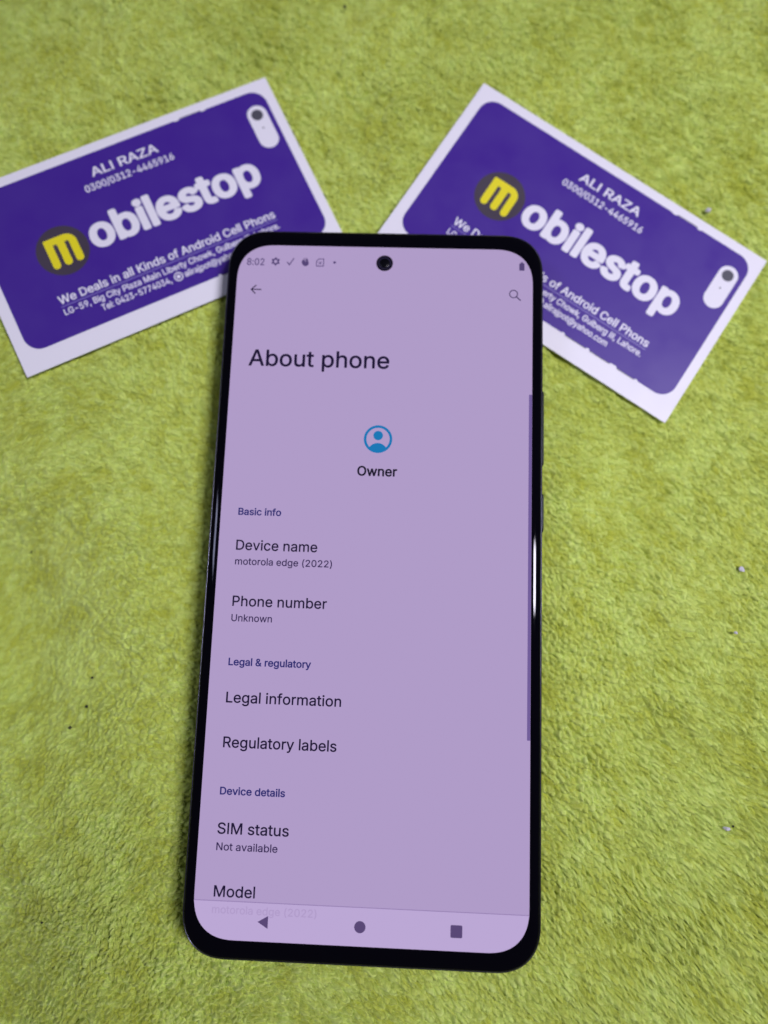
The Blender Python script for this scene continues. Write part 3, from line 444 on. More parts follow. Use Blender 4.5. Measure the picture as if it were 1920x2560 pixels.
def base_height(X, Y):
    """lie of the cloth under the pile tips, mm in the screen's frame"""
    und = waves(X, Y, 7, 70.0, 1.5, 3) + waves(X, Y, 8, 27.0, 0.75, 5) + waves(X, Y, 8, 13.0, 0.22, 6)
    # soft folds, plus hollows added at left to imitate a cast shadow
    for gx, gy, sx, sy, rot, h in FOLDS:
        c, s = math.cos(rot), math.sin(rot)
        u = (X - gx) * c + (Y - gy) * s
        v = -(X - gx) * s + (Y - gy) * c
        und = und + h * np.exp(-(u / sx) ** 2 - (v / sy) ** 2)
    w0 = 0.06
    num, den = w0 * (-9.6 + und), w0
    for i in (0, 1):
        u, v, z = card_uv(i, X, Y)
        dx = np.maximum(np.abs(u) - CARD_W / 2, 0)
        dy = np.maximum(np.abs(v) - CARD_H / 2, 0)
        u2 = np.clip(u, -CARD_W / 2 - 8, CARD_W / 2 + 8)
        v2 = np.clip(v, -CARD_H / 2 - 8, CARD_H / 2 + 8)
        zc = CARDS[i][2] + CARDS[i][4] * u2 + CARDS[i][5] * v2
        w = np.exp(-(dx * dx + dy * dy) / (2 * 13.0 ** 2))
        num = num + w * (zc - 1.5)
        den = den + w
    dx = np.maximum(np.abs(X) - 37, 0)
    dy = np.maximum(np.abs(Y + 20) - 60, 0)
    w = np.exp(-(dx * dx + dy * dy) / (2 * 7.0 ** 2))
    num = num + w * (-9.1 - 1.6 * smooth(-X, 10, 38))
    den = den + w
    return num / den


FIBRES = 520000
FOLDS = [
    (-91, -18, 20, 36, 0.2, -13.0),  # added hollow, its slope stands in for a shadow left of the phone
    (-86, -88, 22, 26, 0.5, -9.0),  # second added hollow, carries that shade on to the lower left
    (-52, -40, 9, 36, 0.45, 0.9),
    (64, -14, 7, 32, -0.50, 1.8),
    (82, -52, 8, 30, -0.5, -2.0),
    (20, 118, 14, 8, -0.6, -1.0),
    (-30, -98, 20, 7, 0.2, -1.2),
]


def axis_coords(a, b, step, far, n):
    core = np.arange(a, b, step)
    k = np.linspace(0, 1, n + 1)[1:]
    ext = (far - (b - a) / 2) * k ** 2.2
    return np.concatenate([(a - ext)[::-1], core, core[-1] + ext])


def build_towel():
    xs = axis_coords(-112, 104, 0.21, 260, 60).astype(np.float32)
    ys = axis_coords(-106, 158, 0.23, 300, 60).astype(np.float32)
    X, Y = np.meshgrid(xs, ys)
    n_y, n_x = X.shape
    # lie of the pile: brushed up to the right at lower left, down to the right elsewhere
    ang = np.radians(-48 + 85 * smooth(-X - 0.6 * Y, 5, 95)) + waves(X, Y, 6, 55.0, 0.20, 11) + waves(X, Y, 6, 14.0, 0.16, 13)
    ca, sa = np.cos(ang).astype(np.float32), np.sin(ang).astype(np.float32)
    lie = np.radians(-48 + 85 * smooth(-X - 0.6 * Y, 5, 95))
    ca0, sa0 = np.where(lie > -0.1, 0.80, 0.67), np.where(lie > -0.1, 0.60, -0.74)
    pebbled = np.exp(-((X - 47) / 13) ** 2 - ((Y + 15) / 42) ** 2) + 0.7 * np.exp(-((X + 52) / 16) ** 2 - ((Y + 20) / 45) ** 2)
    brushed = np.clip(0.75 + waves(X, Y, 6, 50.0, 0.25, 17) - 0.9 * pebbled, 0, 1)
    st = (1.12 + 0.60 * brushed).astype(np.float32)
    wx = 0.32 * value_noise(X, Y, 1.1, 21) + 0.6 * value_noise(X, Y, 4.0, 22)
    wy = 0.32 * value_noise(X, Y, 1.1, 23) + 0.6 * value_noise(X, Y, 4.0, 24)
    f1, f2, u, v, idv = tufts(X + wx, Y + wy, 1.38, ca, sa, st, 31)
    e = f2 - f1
    deep = 0.6 + 0.45 * smooth(-Y, 5, 70) + 0.5 * smooth(-Y, 10, 80) * smooth(-X, -50, 50) + 0.3 * pebbled + waves(X, Y, 6, 20.0, 0.15, 61)
    lump = np.sqrt(smooth(e, 0.0, 0.55))
    dome = np.clip(1.0 - f1 * f1 * 1.2, -0.5, 1)
    h = deep * (0.95 * lump + 0.45 * dome + 0.30 * u * (0.5 + 0.9 * brushed) + 0.45 * (idv - 0.5)) - 0.35
    g1, g2, gu, gv, gid = tufts(X + wx * 0.7, Y + wy * 0.7, 0.62, ca, sa, st * 1.15, 37)
    h += 0.15 * smooth(g2 - g1, 0, 0.5) + 0.12 * gu + 0.14 * (gid - 0.5)
    h += 0.10 * value_noise(X * ca + Y * sa, (-X * sa + Y * ca) * 2.2, 0.8, 41)
    h += 0.50 * value_noise(X, Y, 6.0, 43) + 0.30 * value_noise(X, Y, 2.8, 44)
    # partings where the pile falls to two sides, drawn out along its lie
    along, across = X * ca0 + Y * sa0, -X * sa0 + Y * ca0
    h += 0.20 * brushed * value_noise(along * 0.33 + 0.5 * wx, across + 0.5 * wy, 0.75, 42)
    part = np.abs(value_noise(along * 0.45 + wx, across + wy, 5.5, 45) + 0.5 * value_noise(along * 0.5, across, 2.5, 46))
    h -= 0.75 * (1 - smooth(part, 0.0, 0.16)) * smooth(value_noise(X, Y, 17.0, 47), -0.15, 0.5)
    h = (h - 0.5).astype(np.float32)
    lean = 0.35 * (0.4 + brushed)
    PX = X + ca * h * lean
    PY = Y + sa * h * lean
    Z = base_height(X, Y) + h * 1.05
    # the pile lies pressed flat under the cards and the phone
    for i in (0, 1):
        cu, cv, cz = card_uv(i, PX, PY)
        m = np.maximum(np.abs(cu) - CARD_W / 2, np.abs(cv) - CARD_H / 2)
        Z = np.where(m < 0.15, np.minimum(Z, cz - 0.45), Z)
    m = np.maximum(np.abs(PX) - 36.9, np.abs(PY) - 80.2)
    Z = np.where(m < 0, np.minimum(Z, -8.25), Z)
    co = np.stack([PX, PY, Z + LIFT], -1).reshape(-1, 3).astype(np.float32) * MM
    idx = np.arange(n_x * n_y, dtype=np.int32).reshape(n_y, n_x)
    quads = np.stack([idx[:-1, :-1], idx[:-1, 1:], idx[1:, 1:], idx[1:, :-1]], -1).reshape(-1, 4)
    nf = len(quads)
    me = bpy.data.meshes.new('towel')
    me.vertices.add(len(co))
    me.vertices.foreach_set('co', co.ravel())
    me.loops.add(nf * 4)
    me.loops.foreach_set('vertex_index', quads.ravel())
    me.polygons.add(nf)
    me.polygons.foreach_set('loop_start', np.arange(0, nf * 4, 4, dtype=np.int32))
    me.update(calc_edges=True)
    me.polygons.foreach_set('use_smooth', np.ones(nf, dtype=bool))
    tone = np.clip(0.5 + 0.5 * (idv - 0.5) + 0.35 * (gid - 0.5) + waves(X, Y, 6, 30.0, 0.08, 51) + waves(X, Y, 8, 11.0, 0.09, 53) + 0.14 * value_noise(along * 0.4, across, 3.0, 55), 0, 1)
    at = me.attributes.new('tone', 'FLOAT', 'POINT')
    at.data.foreach_set('value', tone.astype(np.float32).ravel())
    mat = towel_material()
    me.materials.append(mat)
    o = bpy.data.objects.new('towel', me)
    COL.objects.link(o)
    tag(o, 'lime green plush microfibre towel spread under the phone and both cards', 'towel')
    # loose fibre ends lying over the tufts
    r = np.random.default_rng(91)
    n = FIBRES
    jx = r.integers(60, n_x - 60, n)
    jy = r.integers(60, n_y - 60, n)
    P0 = np.stack([PX, PY, Z], -1)[jy, jx]
    a0 = ang[jy, jx] + r.normal(0, 0.4, n)
    ln = r.uniform(0.6, 1.9, n) * (0.7 + 0.5 * brushed[jy, jx])
    up = r.uniform(0.15, 0.75, n)
    bend = r.normal(0, 0.5, n)
    pts = np.zeros((n, 4, 3), np.float32)
    for k, t in enumerate((0.0, 0.35, 0.7, 1.0)):
        pts[:, k, 0] = P0[:, 0] + ln * t * np.cos(a0 + bend * t)
        pts[:, k, 1] = P0[:, 1] + ln * t * np.sin(a0 + bend * t)
        pts[:, k, 2] = P0[:, 2] - 0.05 + ln * up * (t - 0.55 * t * t)
    keep = np.ones(n, bool)
    for q in (0, 3):
        X3, Y3 = pts[:, q, 0], pts[:, q, 1]
        for i in (0, 1):
            cu, cv, cz = card_uv(i, X3, Y3)
            keep &= np.maximum(np.abs(cu) - CARD_W / 2, np.abs(cv) - CARD_H / 2) > 0.1
        keep &= np.maximum(np.abs(X3) - 37.3, np.abs(Y3) - 80.6) > 0
    pts = pts[keep]
    pts[..., 2] += LIFT
    n = len(pts)
    cv = bpy.data.hair_curves.new('pile_fibres')
    cv.add_curves([4] * n)
    cv.attributes['position'].data.foreach_set('vector', (pts * MM).astype(np.float32).ravel())
    ra = cv.attributes.new('radius', 'FLOAT', 'POINT')
    ra.data.foreach_set('value', np.tile(np.array([0.028, 0.026, 0.02, 0.008], np.float32) * MM, n))
    ta = cv.attributes.new('tone', 'FLOAT', 'POINT')
    ta.data.foreach_set('value', np.repeat(np.clip(tone[jy, jx][keep] + r.normal(0, 0.2, n), 0, 1).astype(np.float32), 4))
    cv.materials.append(mat)
    fo = bpy.data.objects.new('pile_fibres', cv)
    COL.objects.link(fo)
    fo.parent = o
    fo['kind'] = 'stuff'
    return o


def towel_material():
    m = bpy.data.materials.new('lime_plush')
    m.use_nodes = True
    nt = m.node_tree
    b = nt.nodes['Principled BSDF']
    at = nt.nodes.new('ShaderNodeAttribute')
    at.attribute_name = 'tone'
    ramp = nt.nodes.new('ShaderNodeValToRGB')
    ramp.color_ramp.elements[0].color = (0.47, 0.53, 0.06, 1)
    ramp.color_ramp.elements[1].color = (0.635, 0.765, 0.20, 1)
    ramp.color_ramp.elements[0].position = 0.1
    ramp.color_ramp.elements[1].position = 0.9
    nt.links.new(at.outputs['Fac'], ramp.inputs['Fac'])
    nt.links.new(ramp.outputs['Color'], b.inputs['Base Color'])
    b.inputs['Roughness'].default_value = 0.95
    b.inputs['Specular IOR Level'].default_value = 0.1
    b.inputs['Sheen Weight'].default_value = 0.25
    b.inputs['Sheen Roughness'].default_value = 0.6
    b.inputs['Sheen Tint'].default_value = (0.85, 0.95, 0.6, 1)
    # fine fibre grain
    geo = nt.nodes.new('ShaderNodeTexCoord')
    noi = nt.nodes.new('ShaderNodeTexNoise')
    noi.inputs['Scale'].default_value = 3800
    noi.inputs['Detail'].default_value = 2
    bump = nt.nodes.new('ShaderNodeBump')
    bump.inputs['Strength'].default_value = 0.6
    bump.inputs['Distance'].default_value = 0.00012
    nt.links.new(geo.outputs['Object'], noi.inputs['Vector'])
    nt.links.new(noi.outputs['Fac'], bump.inputs['Height'])
    nt.links.new(bump.outputs['Normal'], b.inputs['Normal'])
    return m


towel = build_towel()

# ------------------------------------------------------------------ phone
M_FRAME = material('black_aluminium', (0.008, 0.008, 0.014, 1), 0.25, 0.2, metal=0.0)
M_GLASS = material('black_glass', (0.0012, 0.001, 0.003, 1), 0.03, 0.16)
M_RIM = material('dark_metal_rim', (0.10, 0.10, 0.14, 1), 0.3, 0.5, metal=1.0)
M_BUTTON = material('button_metal', (0.02, 0.024, 0.032, 1), 0.35, 0.5, metal=0.6)
M_LENS = material('lens_glass', (0.001, 0.001, 0.003, 1), 0.25, 0.25)


def lit(name, rgb, strength=1.0):
    return material(name, (0.004, 0.004, 0.006, 1), 0.06, 0.16, emit=lin(*rgb), strength=strength)


M_SCREEN = lit('screen_lavender', (175, 155, 199))
M_NAVBAR = lit('screen_navigation_bar', (187, 167, 212))
M_TEXT = lit('screen_text_dark', (26, 16, 50))
M_OWNER = lit('screen_text_black', (14, 10, 32))
M_SUB = lit('screen_text_grey', (50, 36, 80))
M_HEAD = lit('screen_text_navy', (44, 42, 112))
M_STATUS = lit('screen_status_grey', (84, 68, 116))
M_FAINT = lit('screen_text_faint', (176, 155, 201))
M_BLUE = lit('screen_icon_blue', (22, 118, 180))
M_NAVICON = lit('screen_nav_icon', (88, 70, 116))
M_LINE = lit('screen_line', (150, 129, 178))
M_BAR = lit('screen_scroll_bar', (112, 92, 152))

phone = tag(empty('smartphone', (0, 0, (LIFT - 8.0) * MM)),
            'black smartphone with lit lavender settings screen lying on the towel over both cards', 'smartphone')
PZ = 8.0                        # the screen's height in the phone's own frame
HX, HY, RC = 37.1, 80.4, 9.9   # half width, half height, corner radius


def loft(name, rings, mat, parent, cap_low=False, cap_high=False):
    """rings = [(inset, z)], rounded rectangles joined into a band"""
    verts, faces, n = [], [], None
    for inset, z in rings:
        loop = round_rect(-HX + inset, HX - inset, -HY + inset, HY - inset, max(RC - inset, 0.5), 18, 2.35)
        n = len(loop)
        verts += [(x, y, z) for x, y in loop]
    for k in range(len(rings) - 1):
        for i in range(n):
            j = (i + 1) % n
            faces.append((k * n + i, k * n + j, (k + 1) * n + j, (k + 1) * n + i))
    if cap_low:
        faces.append(tuple(range(n))[::-1])
    if cap_high:
        k = (len(rings) - 1) * n
        faces.append(tuple(range(k, k + n)))
    o = mesh_obj(name, verts, faces, mat, parent, smooth=True)
    return o


# frame: rounded back edge, flat side, rolled lip that holds the glass
fr = [(2.6, 0.0), (1.5, 0.25), (0.75, 0.8), (0.3, 1.6), (0.06, 2.6), (0.0, 3.8), (0.0, 5.4), (0.05, 6.4),
      (0.16, 6.95), (0.30, 7.14), (0.44, 7.18), (0.52, 7.0)]
loft('frame', fr, M_FRAME, phone, cap_low=True)
loft('rim', [(0.29, 7.10), (0.35, 7.19), (0.43, 7.195), (0.47, 7.13)], M_RIM, phone)
# front glass: 2.5D edge falling away over the last two millimetres
gl = [(0.56, 6.6), (0.56, 7.2), (0.60, 7.36)]
RG = 3.6
for i in range(13):
    d = 1.75 * (1 - i / 12.0)
    gl.append((2.42 - d, 7.97 - RG + math.sqrt(RG * RG - d * d)))
glass = loft('front_glass', gl, M_GLASS, phone, cap_high=True)
loft('gasket', [(0.49, 6.8), (0.57, 6.95)], M_FRAME, phone)

SX, SY, SR = 34.42, 76.08, 9.0
screen = flat('screen', [[round_rect(-SX, SX, -SY, SY, SR, 18, 2.45)]], PZ, M_SCREEN, phone)
screen['label'] = 'lit lavender touch screen showing a settings page'
Z1, Z2 = PZ + 0.02, PZ + 0.045

# navigation bar (lighter strip), its line and its three symbols
nav = [(-SX, -68.62)] + [p for p in round_rect(-SX, SX, -SY, SY, SR, 18, 2.45) if p[1] < -SY + SR - 1e-6 and p[1] <= -68.62] + [(SX, -68.62)]
bl = [p for p in round_rect(-SX, SX, -SY, SY, SR, 18, 2.45) if p[1] <= -68.62]
left = sorted([p for p in bl if p[0] < 0], key=lambda p: (-p[1], p[0]))
right = sorted([p for p in bl if p[0] > 0], key=lambda p: (p[1], p[0]))
nav = [(-SX + 0.02, -68.62)] + left + right + [(SX - 0.02, -68.62)]
flat('navigation_bar', [[nav]], Z1, M_NAVBAR, screen)
flat('divider_line', [[[(-SX + 0.02, -68.72), (SX - 0.02, -68.72), (SX - 0.02, -68.55), (-SX + 0.02, -68.55)]]], Z2, M_LINE, screen)
flat('back_button_icon', [[[(-21.0, -72.33), (-18.85, -73.58), (-18.85, -71.1)]]], Z2, M_NAVICON, screen)
flat('home_button_icon', [[circle(0.03, -72.38, 1.16)]], Z2, M_NAVICON, screen)
flat('recents_button_icon', [[round_rect(18.48, 20.88, -73.55, -71.12, 0.28, 5)]], Z2, M_NAVICON, screen)
text('faded_text', 'regular', 'motorola edge (2022)', -30.55, -8.95, -71.05, 1.55, Z2, M_FAINT, screen)

# page text
L = -30.5
for nm, font, s, x0, x1, base, cap, mat in (
        ('clock_text', 'regular', '8:02', -32.33, -28.2, 71.03, 1.75, M_STATUS),
        ('title_text', 'regular', 'About phone', -30.4, 1.93, 46.44, 3.94, M_TEXT),
        ('profile_text', 'medium', 'Owner', -4.38, 4.55, 21.43, 2.26, M_OWNER),
        ('section_text', 'medium', 'Basic info', L, -20.9, 11.76, 1.62, M_HEAD),
        ('item_text', 'regular', 'Device name', L, -12.47, 3.95, 2.27, M_TEXT),
        ('detail_text', 'regular', 'motorola edge (2022)', L, -9.07, 0.7, 1.55, M_SUB),
        ('item_text', 'regular', 'Phone number', L, -9.78, -8.36, 2.27, M_TEXT),
        ('detail_text', 'regular', 'Unknown', L, -21.6, -11.66, 1.55, M_SUB),
        ('section_text', 'medium', 'Legal & regulatory', L, -12.59, -21.08, 1.62, M_HEAD),
        ('item_text', 'regular', 'Legal information', L, -5.75, -28.9, 2.27, M_TEXT),
        ('item_text', 'regular', 'Regulatory labels', L, -6.32, -38.18, 2.27, M_TEXT),
        ('section_text', 'medium', 'Device details', L, -16.71, -47.76, 1.6, M_HEAD),
        ('item_text', 'regular', 'SIM status', L, -15.5, -55.58, 2.27, M_TEXT),
        ('detail_text', 'regular', 'Not available', L, -17.68, -58.83, 1.55, M_SUB),
        ('item_text', 'regular', 'Model', L + 0.1, -21.84, -67.89, 2.24, M_TEXT)):
    text(nm, font, s, x0, x1, base, cap, Z1 if base > -66 else Z2, mat, screen)

# status symbols
def gear(cx, cy, r0, r1, teeth):
    out = []
    for i in range(teeth * 4):
        a = 2 * math.pi * (i + 0.5) / (teeth * 4) + math.pi / 2
        r = r1 if i % 4 in (0, 3) else r0
        out.append((cx + r * math.cos(a), cy + r * math.sin(a)))
    return out


flat('settings_icon', [[gear(-25.58, 72.06, 0.78, 1.05, 6), circle(-25.58, 72.06, 0.40, 16)]], Z1, M_STATUS, screen)
flat('tick_icon', [stroke([(-22.9, 72.0), (-22.3, 71.3), (-21.3, 72.95)], 0.26)], Z1, M_STATUS, screen)
flat('hand_icon', [[[(-19.4, 72.35), (-19.1, 72.75), (-18.4, 72.1), (-18.55, 72.6), (-18.2, 72.75), (-17.85, 72.2), (-17.75, 71.6),
                     (-18.1, 71.1), (-18.7, 71.0), (-19.2, 71.35), (-19.45, 71.9)]],
                   stroke([(-19.0, 73.0), (-18.35, 72.45)], 0.2), stroke([(-18.55, 73.1), (-17.95, 72.6)], 0.18)], Z1, M_STATUS, screen)
flat('sim_card_icon', [stroke([(-15.95, 71.1), (-14.3, 71.1), (-14.3, 72.9), (-15.4, 72.9), (-15.95, 72.35)], 0.2, True),
                       stroke([(-15.45, 71.55), (-14.8, 72.2)], 0.17), stroke([(-14.8, 71.55), (-15.45, 72.2)], 0.17)], Z1, M_STATUS, screen)
flat('more_icon', [[circle(-11.72, 72.09, 0.32, 16)]], Z1, M_STATUS, screen)
flat('battery_icon', [[[(31.3, 70.98), (32.5, 70.98), (32.5, 72.8), (32.15, 72.8), (32.15, 73.08), (31.65, 73.08), (31.65, 72.8), (31.3, 72.7)]]],
     Z1, M_STATUS, screen)
flat('back_icon', [stroke([(-29.75, 66.1), (-30.9, 65.02), (-29.85, 63.95)], 0.26), stroke([(-30.75, 65.02), (-28.5, 65.02)], 0.26)], Z1, M_TEXT, screen)
flat('search_icon', [[circle(30.03, 65.2, 1.02, 32), circle(30.03, 65.2, 0.8, 32)],
                     stroke([(30.72, 64.5), (31.68, 63.62)], 0.27)], Z1, M_SUB, screen)
# profile symbol: ring, head and shoulders
ring = [circle(0, 29.94, 3.2, 64), circle(0, 29.94, 2.62, 64)]
sh = []
cx, cy, rr = 0.0, 26.75, 2.62
for i in range(25):
    a = math.radians(153 - 126 * i / 24)
    sh.append((2.45 * math.cos(a) * 1.02, 26.1 + 3.0 * math.sin(a) * 0.98))
sh = [p for p in sh]
low = []
a0 = math.atan2(sh[-1][1] - 29.94, sh[-1][0])
a1 = math.atan2(sh[0][1] - 29.94, sh[0][0])
a1 = a1 - 2 * math.pi if a1 > a0 else a1
for i in range(1, 24):
    a = a0 + (a1 - a0) * i / 24
    low.append((2.7 * math.cos(a), 29.94 + 2.7 * math.sin(a)))
flat('profile_icon', [ring, [circle(0, 30.76, 1.08, 32)]], Z1, M_BLUE, screen)
flat('profile_icon', [[sh + low]], Z2, M_BLUE, screen)
flat('scroll_bar', [[[(33.72, -34.28), (34.4, -34.28), (34.4, 41.2), (33.72, 41.2)]]], Z1, M_BAR, screen)

# punch-hole camera
flat('front_camera', [[circle(0, 72.14, 1.95, 48)]], Z1, M_GLASS, phone)
fc = phone.children[-1]
lens_v, lens_f = [], []
nr, ns = 5, 28
for k in range(nr):
    t = math.radians(90.0 * k / nr)
    for i in range(ns):
        a = 2 * math.pi * i / ns
        lens_v.append((1.15 * math.cos(t) * math.cos(a), 72.14 + 1.15 * math.cos(t) * math.sin(a), PZ + 0.025 + 0.16 * math.sin(t)))
lens_v.append((0, 72.14, PZ + 0.185))
for k in range(nr - 1):
    for i in range(ns):
        j = (i + 1) % ns
        lens_f.append((k * ns + i, k * ns + j, (k + 1) * ns + j, (k + 1) * ns + i))
for i in range(ns):
    lens_f.append(((nr - 1) * ns + i, (nr - 1) * ns + (i + 1) % ns, nr * ns))
flat('lens_ring', [[circle(0, 72.14, 1.55, 40), circle(0, 72.14, 1.22, 40)]], PZ + 0.03,
     material('lens_ring_metal', (0.03, 0.025, 0.06, 1), 0.3, 0.4, metal=0.5), fc)
mesh_obj('lens', lens_v, lens_f, M_LENS, fc, smooth=True)


def side_button(name, y0, y1, label):
    """pill-shaped key standing proud of the right side"""
    v, f = [], []
    prof = round_rect(y0, y1, 3.3, 5.3, 0.95, 6)
    steps = [(36.6, 0.0), (37.45, 0.0), (37.56, 0.06), (37.6, 0.16)]
    n = len(prof)
    cy, cz = (y0 + y1) / 2, 4.3
    for x, ins in steps:
        for (py, pz) in prof:
            v.append((x, py - ins * (1 if py > cy else -1), pz - ins * (1 if pz > cz else -1)))
    for k in range(len(steps) - 1):
        for i in range(n):
            j = (i + 1) % n
            f.append((k * n + i, k * n + j, (k + 1) * n + j, (k + 1) * n + i))
    k = (len(steps) - 1) * n
    f.append(tuple(range(k, k + n)))
    o = mesh_obj(name, v, f, M_BUTTON, phone)
    o['label'] = label


side_button('volume_button', 25.6, 43.2, 'long dark volume key on the right side')
side_button('power_button', 10.4, 19.2, 'short grey power key on the right side')

# ------------------------------------------------------------------ business cards
M_CARD = material('white_card', (0.80, 0.79, 0.83, 1), 0.45, 0.35)
M_PURPLE = material('purple_print', (0.052, 0.016, 0.255, 1), 0.38, 0.35)
M_INK = material('white_print', (0.78, 0.77, 0.82, 1), 0.45, 0.35)
M_DISC = material('charcoal_print', (0.055, 0.042, 0.062, 1), 0.42, 0.35)
M_YELLOW = material('yellow_print', (0.78, 0.70, 0.015, 1), 0.42, 0.35)
M_GREY = material('grey_print', (0.075, 0.075, 0.095, 1), 0.42, 0.35)
M_THIN = material('pale_line_print', (0.30, 0.26, 0.55, 1), 0.42, 0.35)


for m_ in (M_CARD, M_PURPLE, M_INK, M_DISC, M_YELLOW):   # faint paper tooth and handling marks in the gloss
    nt_ = m_.node_tree
    tc_ = nt_.nodes.new('ShaderNodeTexCoord')
    nz_ = nt_.nodes.new('ShaderNodeTexNoise')
    nz_.inputs['Scale'].default_value = 90
    nz_.inputs['Detail'].default_value = 8
    mr_ = nt_.nodes.new('ShaderNodeMapRange')
    mr_.inputs['From Min'].default_value, mr_.inputs['From Max'].default_value = 0.3, 0.7
    mr_.inputs['To Min'].default_value, mr_.inputs['To Max'].default_value = 0.32, 0.52
    ng_ = nt_.nodes.new('ShaderNodeTexNoise')
    ng_.inputs['Scale'].default_value = 2600
    bp_ = nt_.nodes.new('ShaderNodeBump')
    bp_.inputs['Strength'].default_value = 0.25
    bp_.inputs['Distance'].default_value = 0.00004
    b_ = nt_.nodes['Principled BSDF']
    nt_.links.new(tc_.outputs['Object'], nz_.inputs['Vector'])
    nt_.links.new(tc_.outputs['Object'], ng_.inputs['Vector'])
    nt_.links.new(nz_.outputs['Fac'], mr_.inputs['Value'])
    nt_.links.new(mr_.outputs['Result'], b_.inputs['Roughness'])
    nt_.links.new(ng_.outputs['Fac'], bp_.inputs['Height'])
    nt_.links.new(bp_.outputs['Normal'], b_.inputs['Normal'])


def build_card(label, i):
    cx, cy, cz, turn, a, b = CARDS[i]
    root = empty('business_card')
    c, s = math.cos(turn), math.sin(turn)
    ex = Vector((c, s, a)).normalized()
    ey0 = Vector((-s, c, b))
    ez = ex.cross(ey0).normalized()
    ey = ez.cross(ex)
    mat = Matrix((ex, ey, ez)).transposed().to_4x4()
    mat.translation = Vector((cx * MM, cy * MM, (cz + LIFT) * MM))
    root.matrix_world = mat
    tag(root, label, 'business card', 'business cards fanned behind the phone')
    t = 0.38
    w, h = CARD_W / 2, CARD_H / 2
    e = 0.04
    v = []
    for z, q in ((-t, e), (-t + e, 0), (-e, 0), (0, e)):
        v += [(-w + q, -h + q, z), (w - q, -h + q, z), (w - q, h - q, z), (-w + q, h - q, z)]
    f = [(3, 2, 1, 0), (12, 13, 14, 15)]
    for k in range(3):
        for n in range(4):
            m = (n + 1) % 4
            f.append((k * 4 + n, k * 4 + m, (k + 1) * 4 + m, (k + 1) * 4 + n))
    mesh_obj('card_stock', v, f, M_CARD, root)
    # the purple printed panel is drawn as the back of a phone, with key notches in its outline
    x0, x1, y0, y1, r = -39.2, 39.6, -19.75, 22.4, 4.0
    n = 10
    br = [(x1 - r + r * math.cos(q), y0 + r + r * math.sin(q)) for q in (math.radians(-90 + 90 * k / n) for k in range(n + 1))]
    tr = [(x1 - r + r * math.cos(q), y1 - r + r * math.sin(q)) for q in (math.radians(90 * k / n) for k in range(n + 1))]
    tl = [(x0 + r + r * math.cos(q), y1 - r + r * math.sin(q)) for q in (math.radians(90 + 90 * k / n) for k in range(n + 1))]
    blc = [(x0 + r + r * math.cos(q), y0 + r + r * math.sin(q)) for q in (math.radians(180 + 90 * k / n) for k in range(n + 1))]
    top = []
    for p, q in ((24.3, 23.1), (17.2, 15.8)):
        top += [(p, y1), (p - 0.15, y1 - 0.24), (q + 0.15, y1 - 0.24), (q, y1)]
    bot = []
    for p, q in ((9.2, 10.1), (16.3, 17.2), (23.1, 25.0), (30.2, 31.0)):
        bot += [(p, y0), (p + 0.12, y0 + 0.28), (q - 0.12, y0 + 0.28), (q, y0)]
    panel = flat('printed_panel', [[br + tr + top + tl + blc + bot]], 0.02, M_PURPLE, root)
    z1, z2 = 0.035, 0.05
    for p, q in ((10.2, 16.2), (17.3, 23.0), (25.1, 30.1)):
        flat('key_outline', [[[(p, y0 - 0.22), (q, y0 - 0.22), (q, y0 - 0.03), (p, y0 - 0.03)]]], z1, M_GREY, panel)
    flat('key_outline', [[[(17.3, y1 + 0.03), (23.0, y1 + 0.03), (23.0, y1 + 0.2), (17.3, y1 + 0.2)]]], z1, M_GREY, panel)
    # camera window of the drawing
    pill = [(35.8 + 2.55 * math.cos(q), 15.95 + 2.55 * math.sin(q)) for q in (math.pi * k / 20 for k in range(21))] + \
           [(35.8 - 2.55 * math.cos(q), 8.9 - 2.55 * math.sin(q)) for q in (math.pi * k / 20 for k in range(21))]
    flat('camera_window_print', [[pill]], z1, M_INK, panel)
    flat('lens_print', [[circle(35.75, 15.9, 1.5, 32)]], z2, M_GREY, panel)
    flat('dot_print', [[circle(35.75, 12.1, 0.24, 12)]], z2, M_GREY, panel)
    # lettering
    text('name_text', 'bold', 'ALI RAZA', -8.3, 9.2, 16.25, 2.45, z1, M_INK, panel)
    text('number_text', 'bold', '0300/0312-4465916', -11.3, 12.0, 12.9, 1.85, z1, M_INK, panel)
    text('logo_text', 'heavy', 'obilestop', -15.2, 29.7, -1.75, 8.4, z1, M_INK, panel, tight=2)
    flat('logo_disc', [[circle(-22.25, 1.35, 6.4, 64)]], z1, M_DISC, panel)
    flat('logo_letter', [[letter_m(-25.9, -18.15, -2.7, 5.2)]], z2, M_YELLOW, panel)
    text('slogan_text', 'bold', 'We Deals in all Kinds of Android Cell Phons', -28.1, 28.5, -11.3, 2.15, z1, M_INK, panel)
    flat('underline', [[[(-28.1, -12.0), (28.5, -12.0), (28.5, -11.84), (-28.1, -11.84)]]], z1, M_THIN, panel)
    text('address_text', 'bold', 'LG-59, Big City Plaza Main Liberty Chowk, Gulberg III, Lahore.', -28.0, 28.35, -14.25, 1.62, z1, M_INK, panel)
    text('contact_text', 'bold', 'Tel: 0423-5774034,', -19.5, -1.6, -16.75, 1.62, z1, M_INK, panel)
    flat('mail_icon', [[circle(0.35, -15.95, 1.15, 28), circle(0.35, -15.95, 0.85, 28)],
                       [circle(0.35, -15.95, 0.5, 16)]], z1, M_INK, panel)
    text('contact_text', 'bold', 'alirajpot@yahoo.com', 1.9, 20.0, -16.75, 1.62, z1, M_INK, panel)
    return root


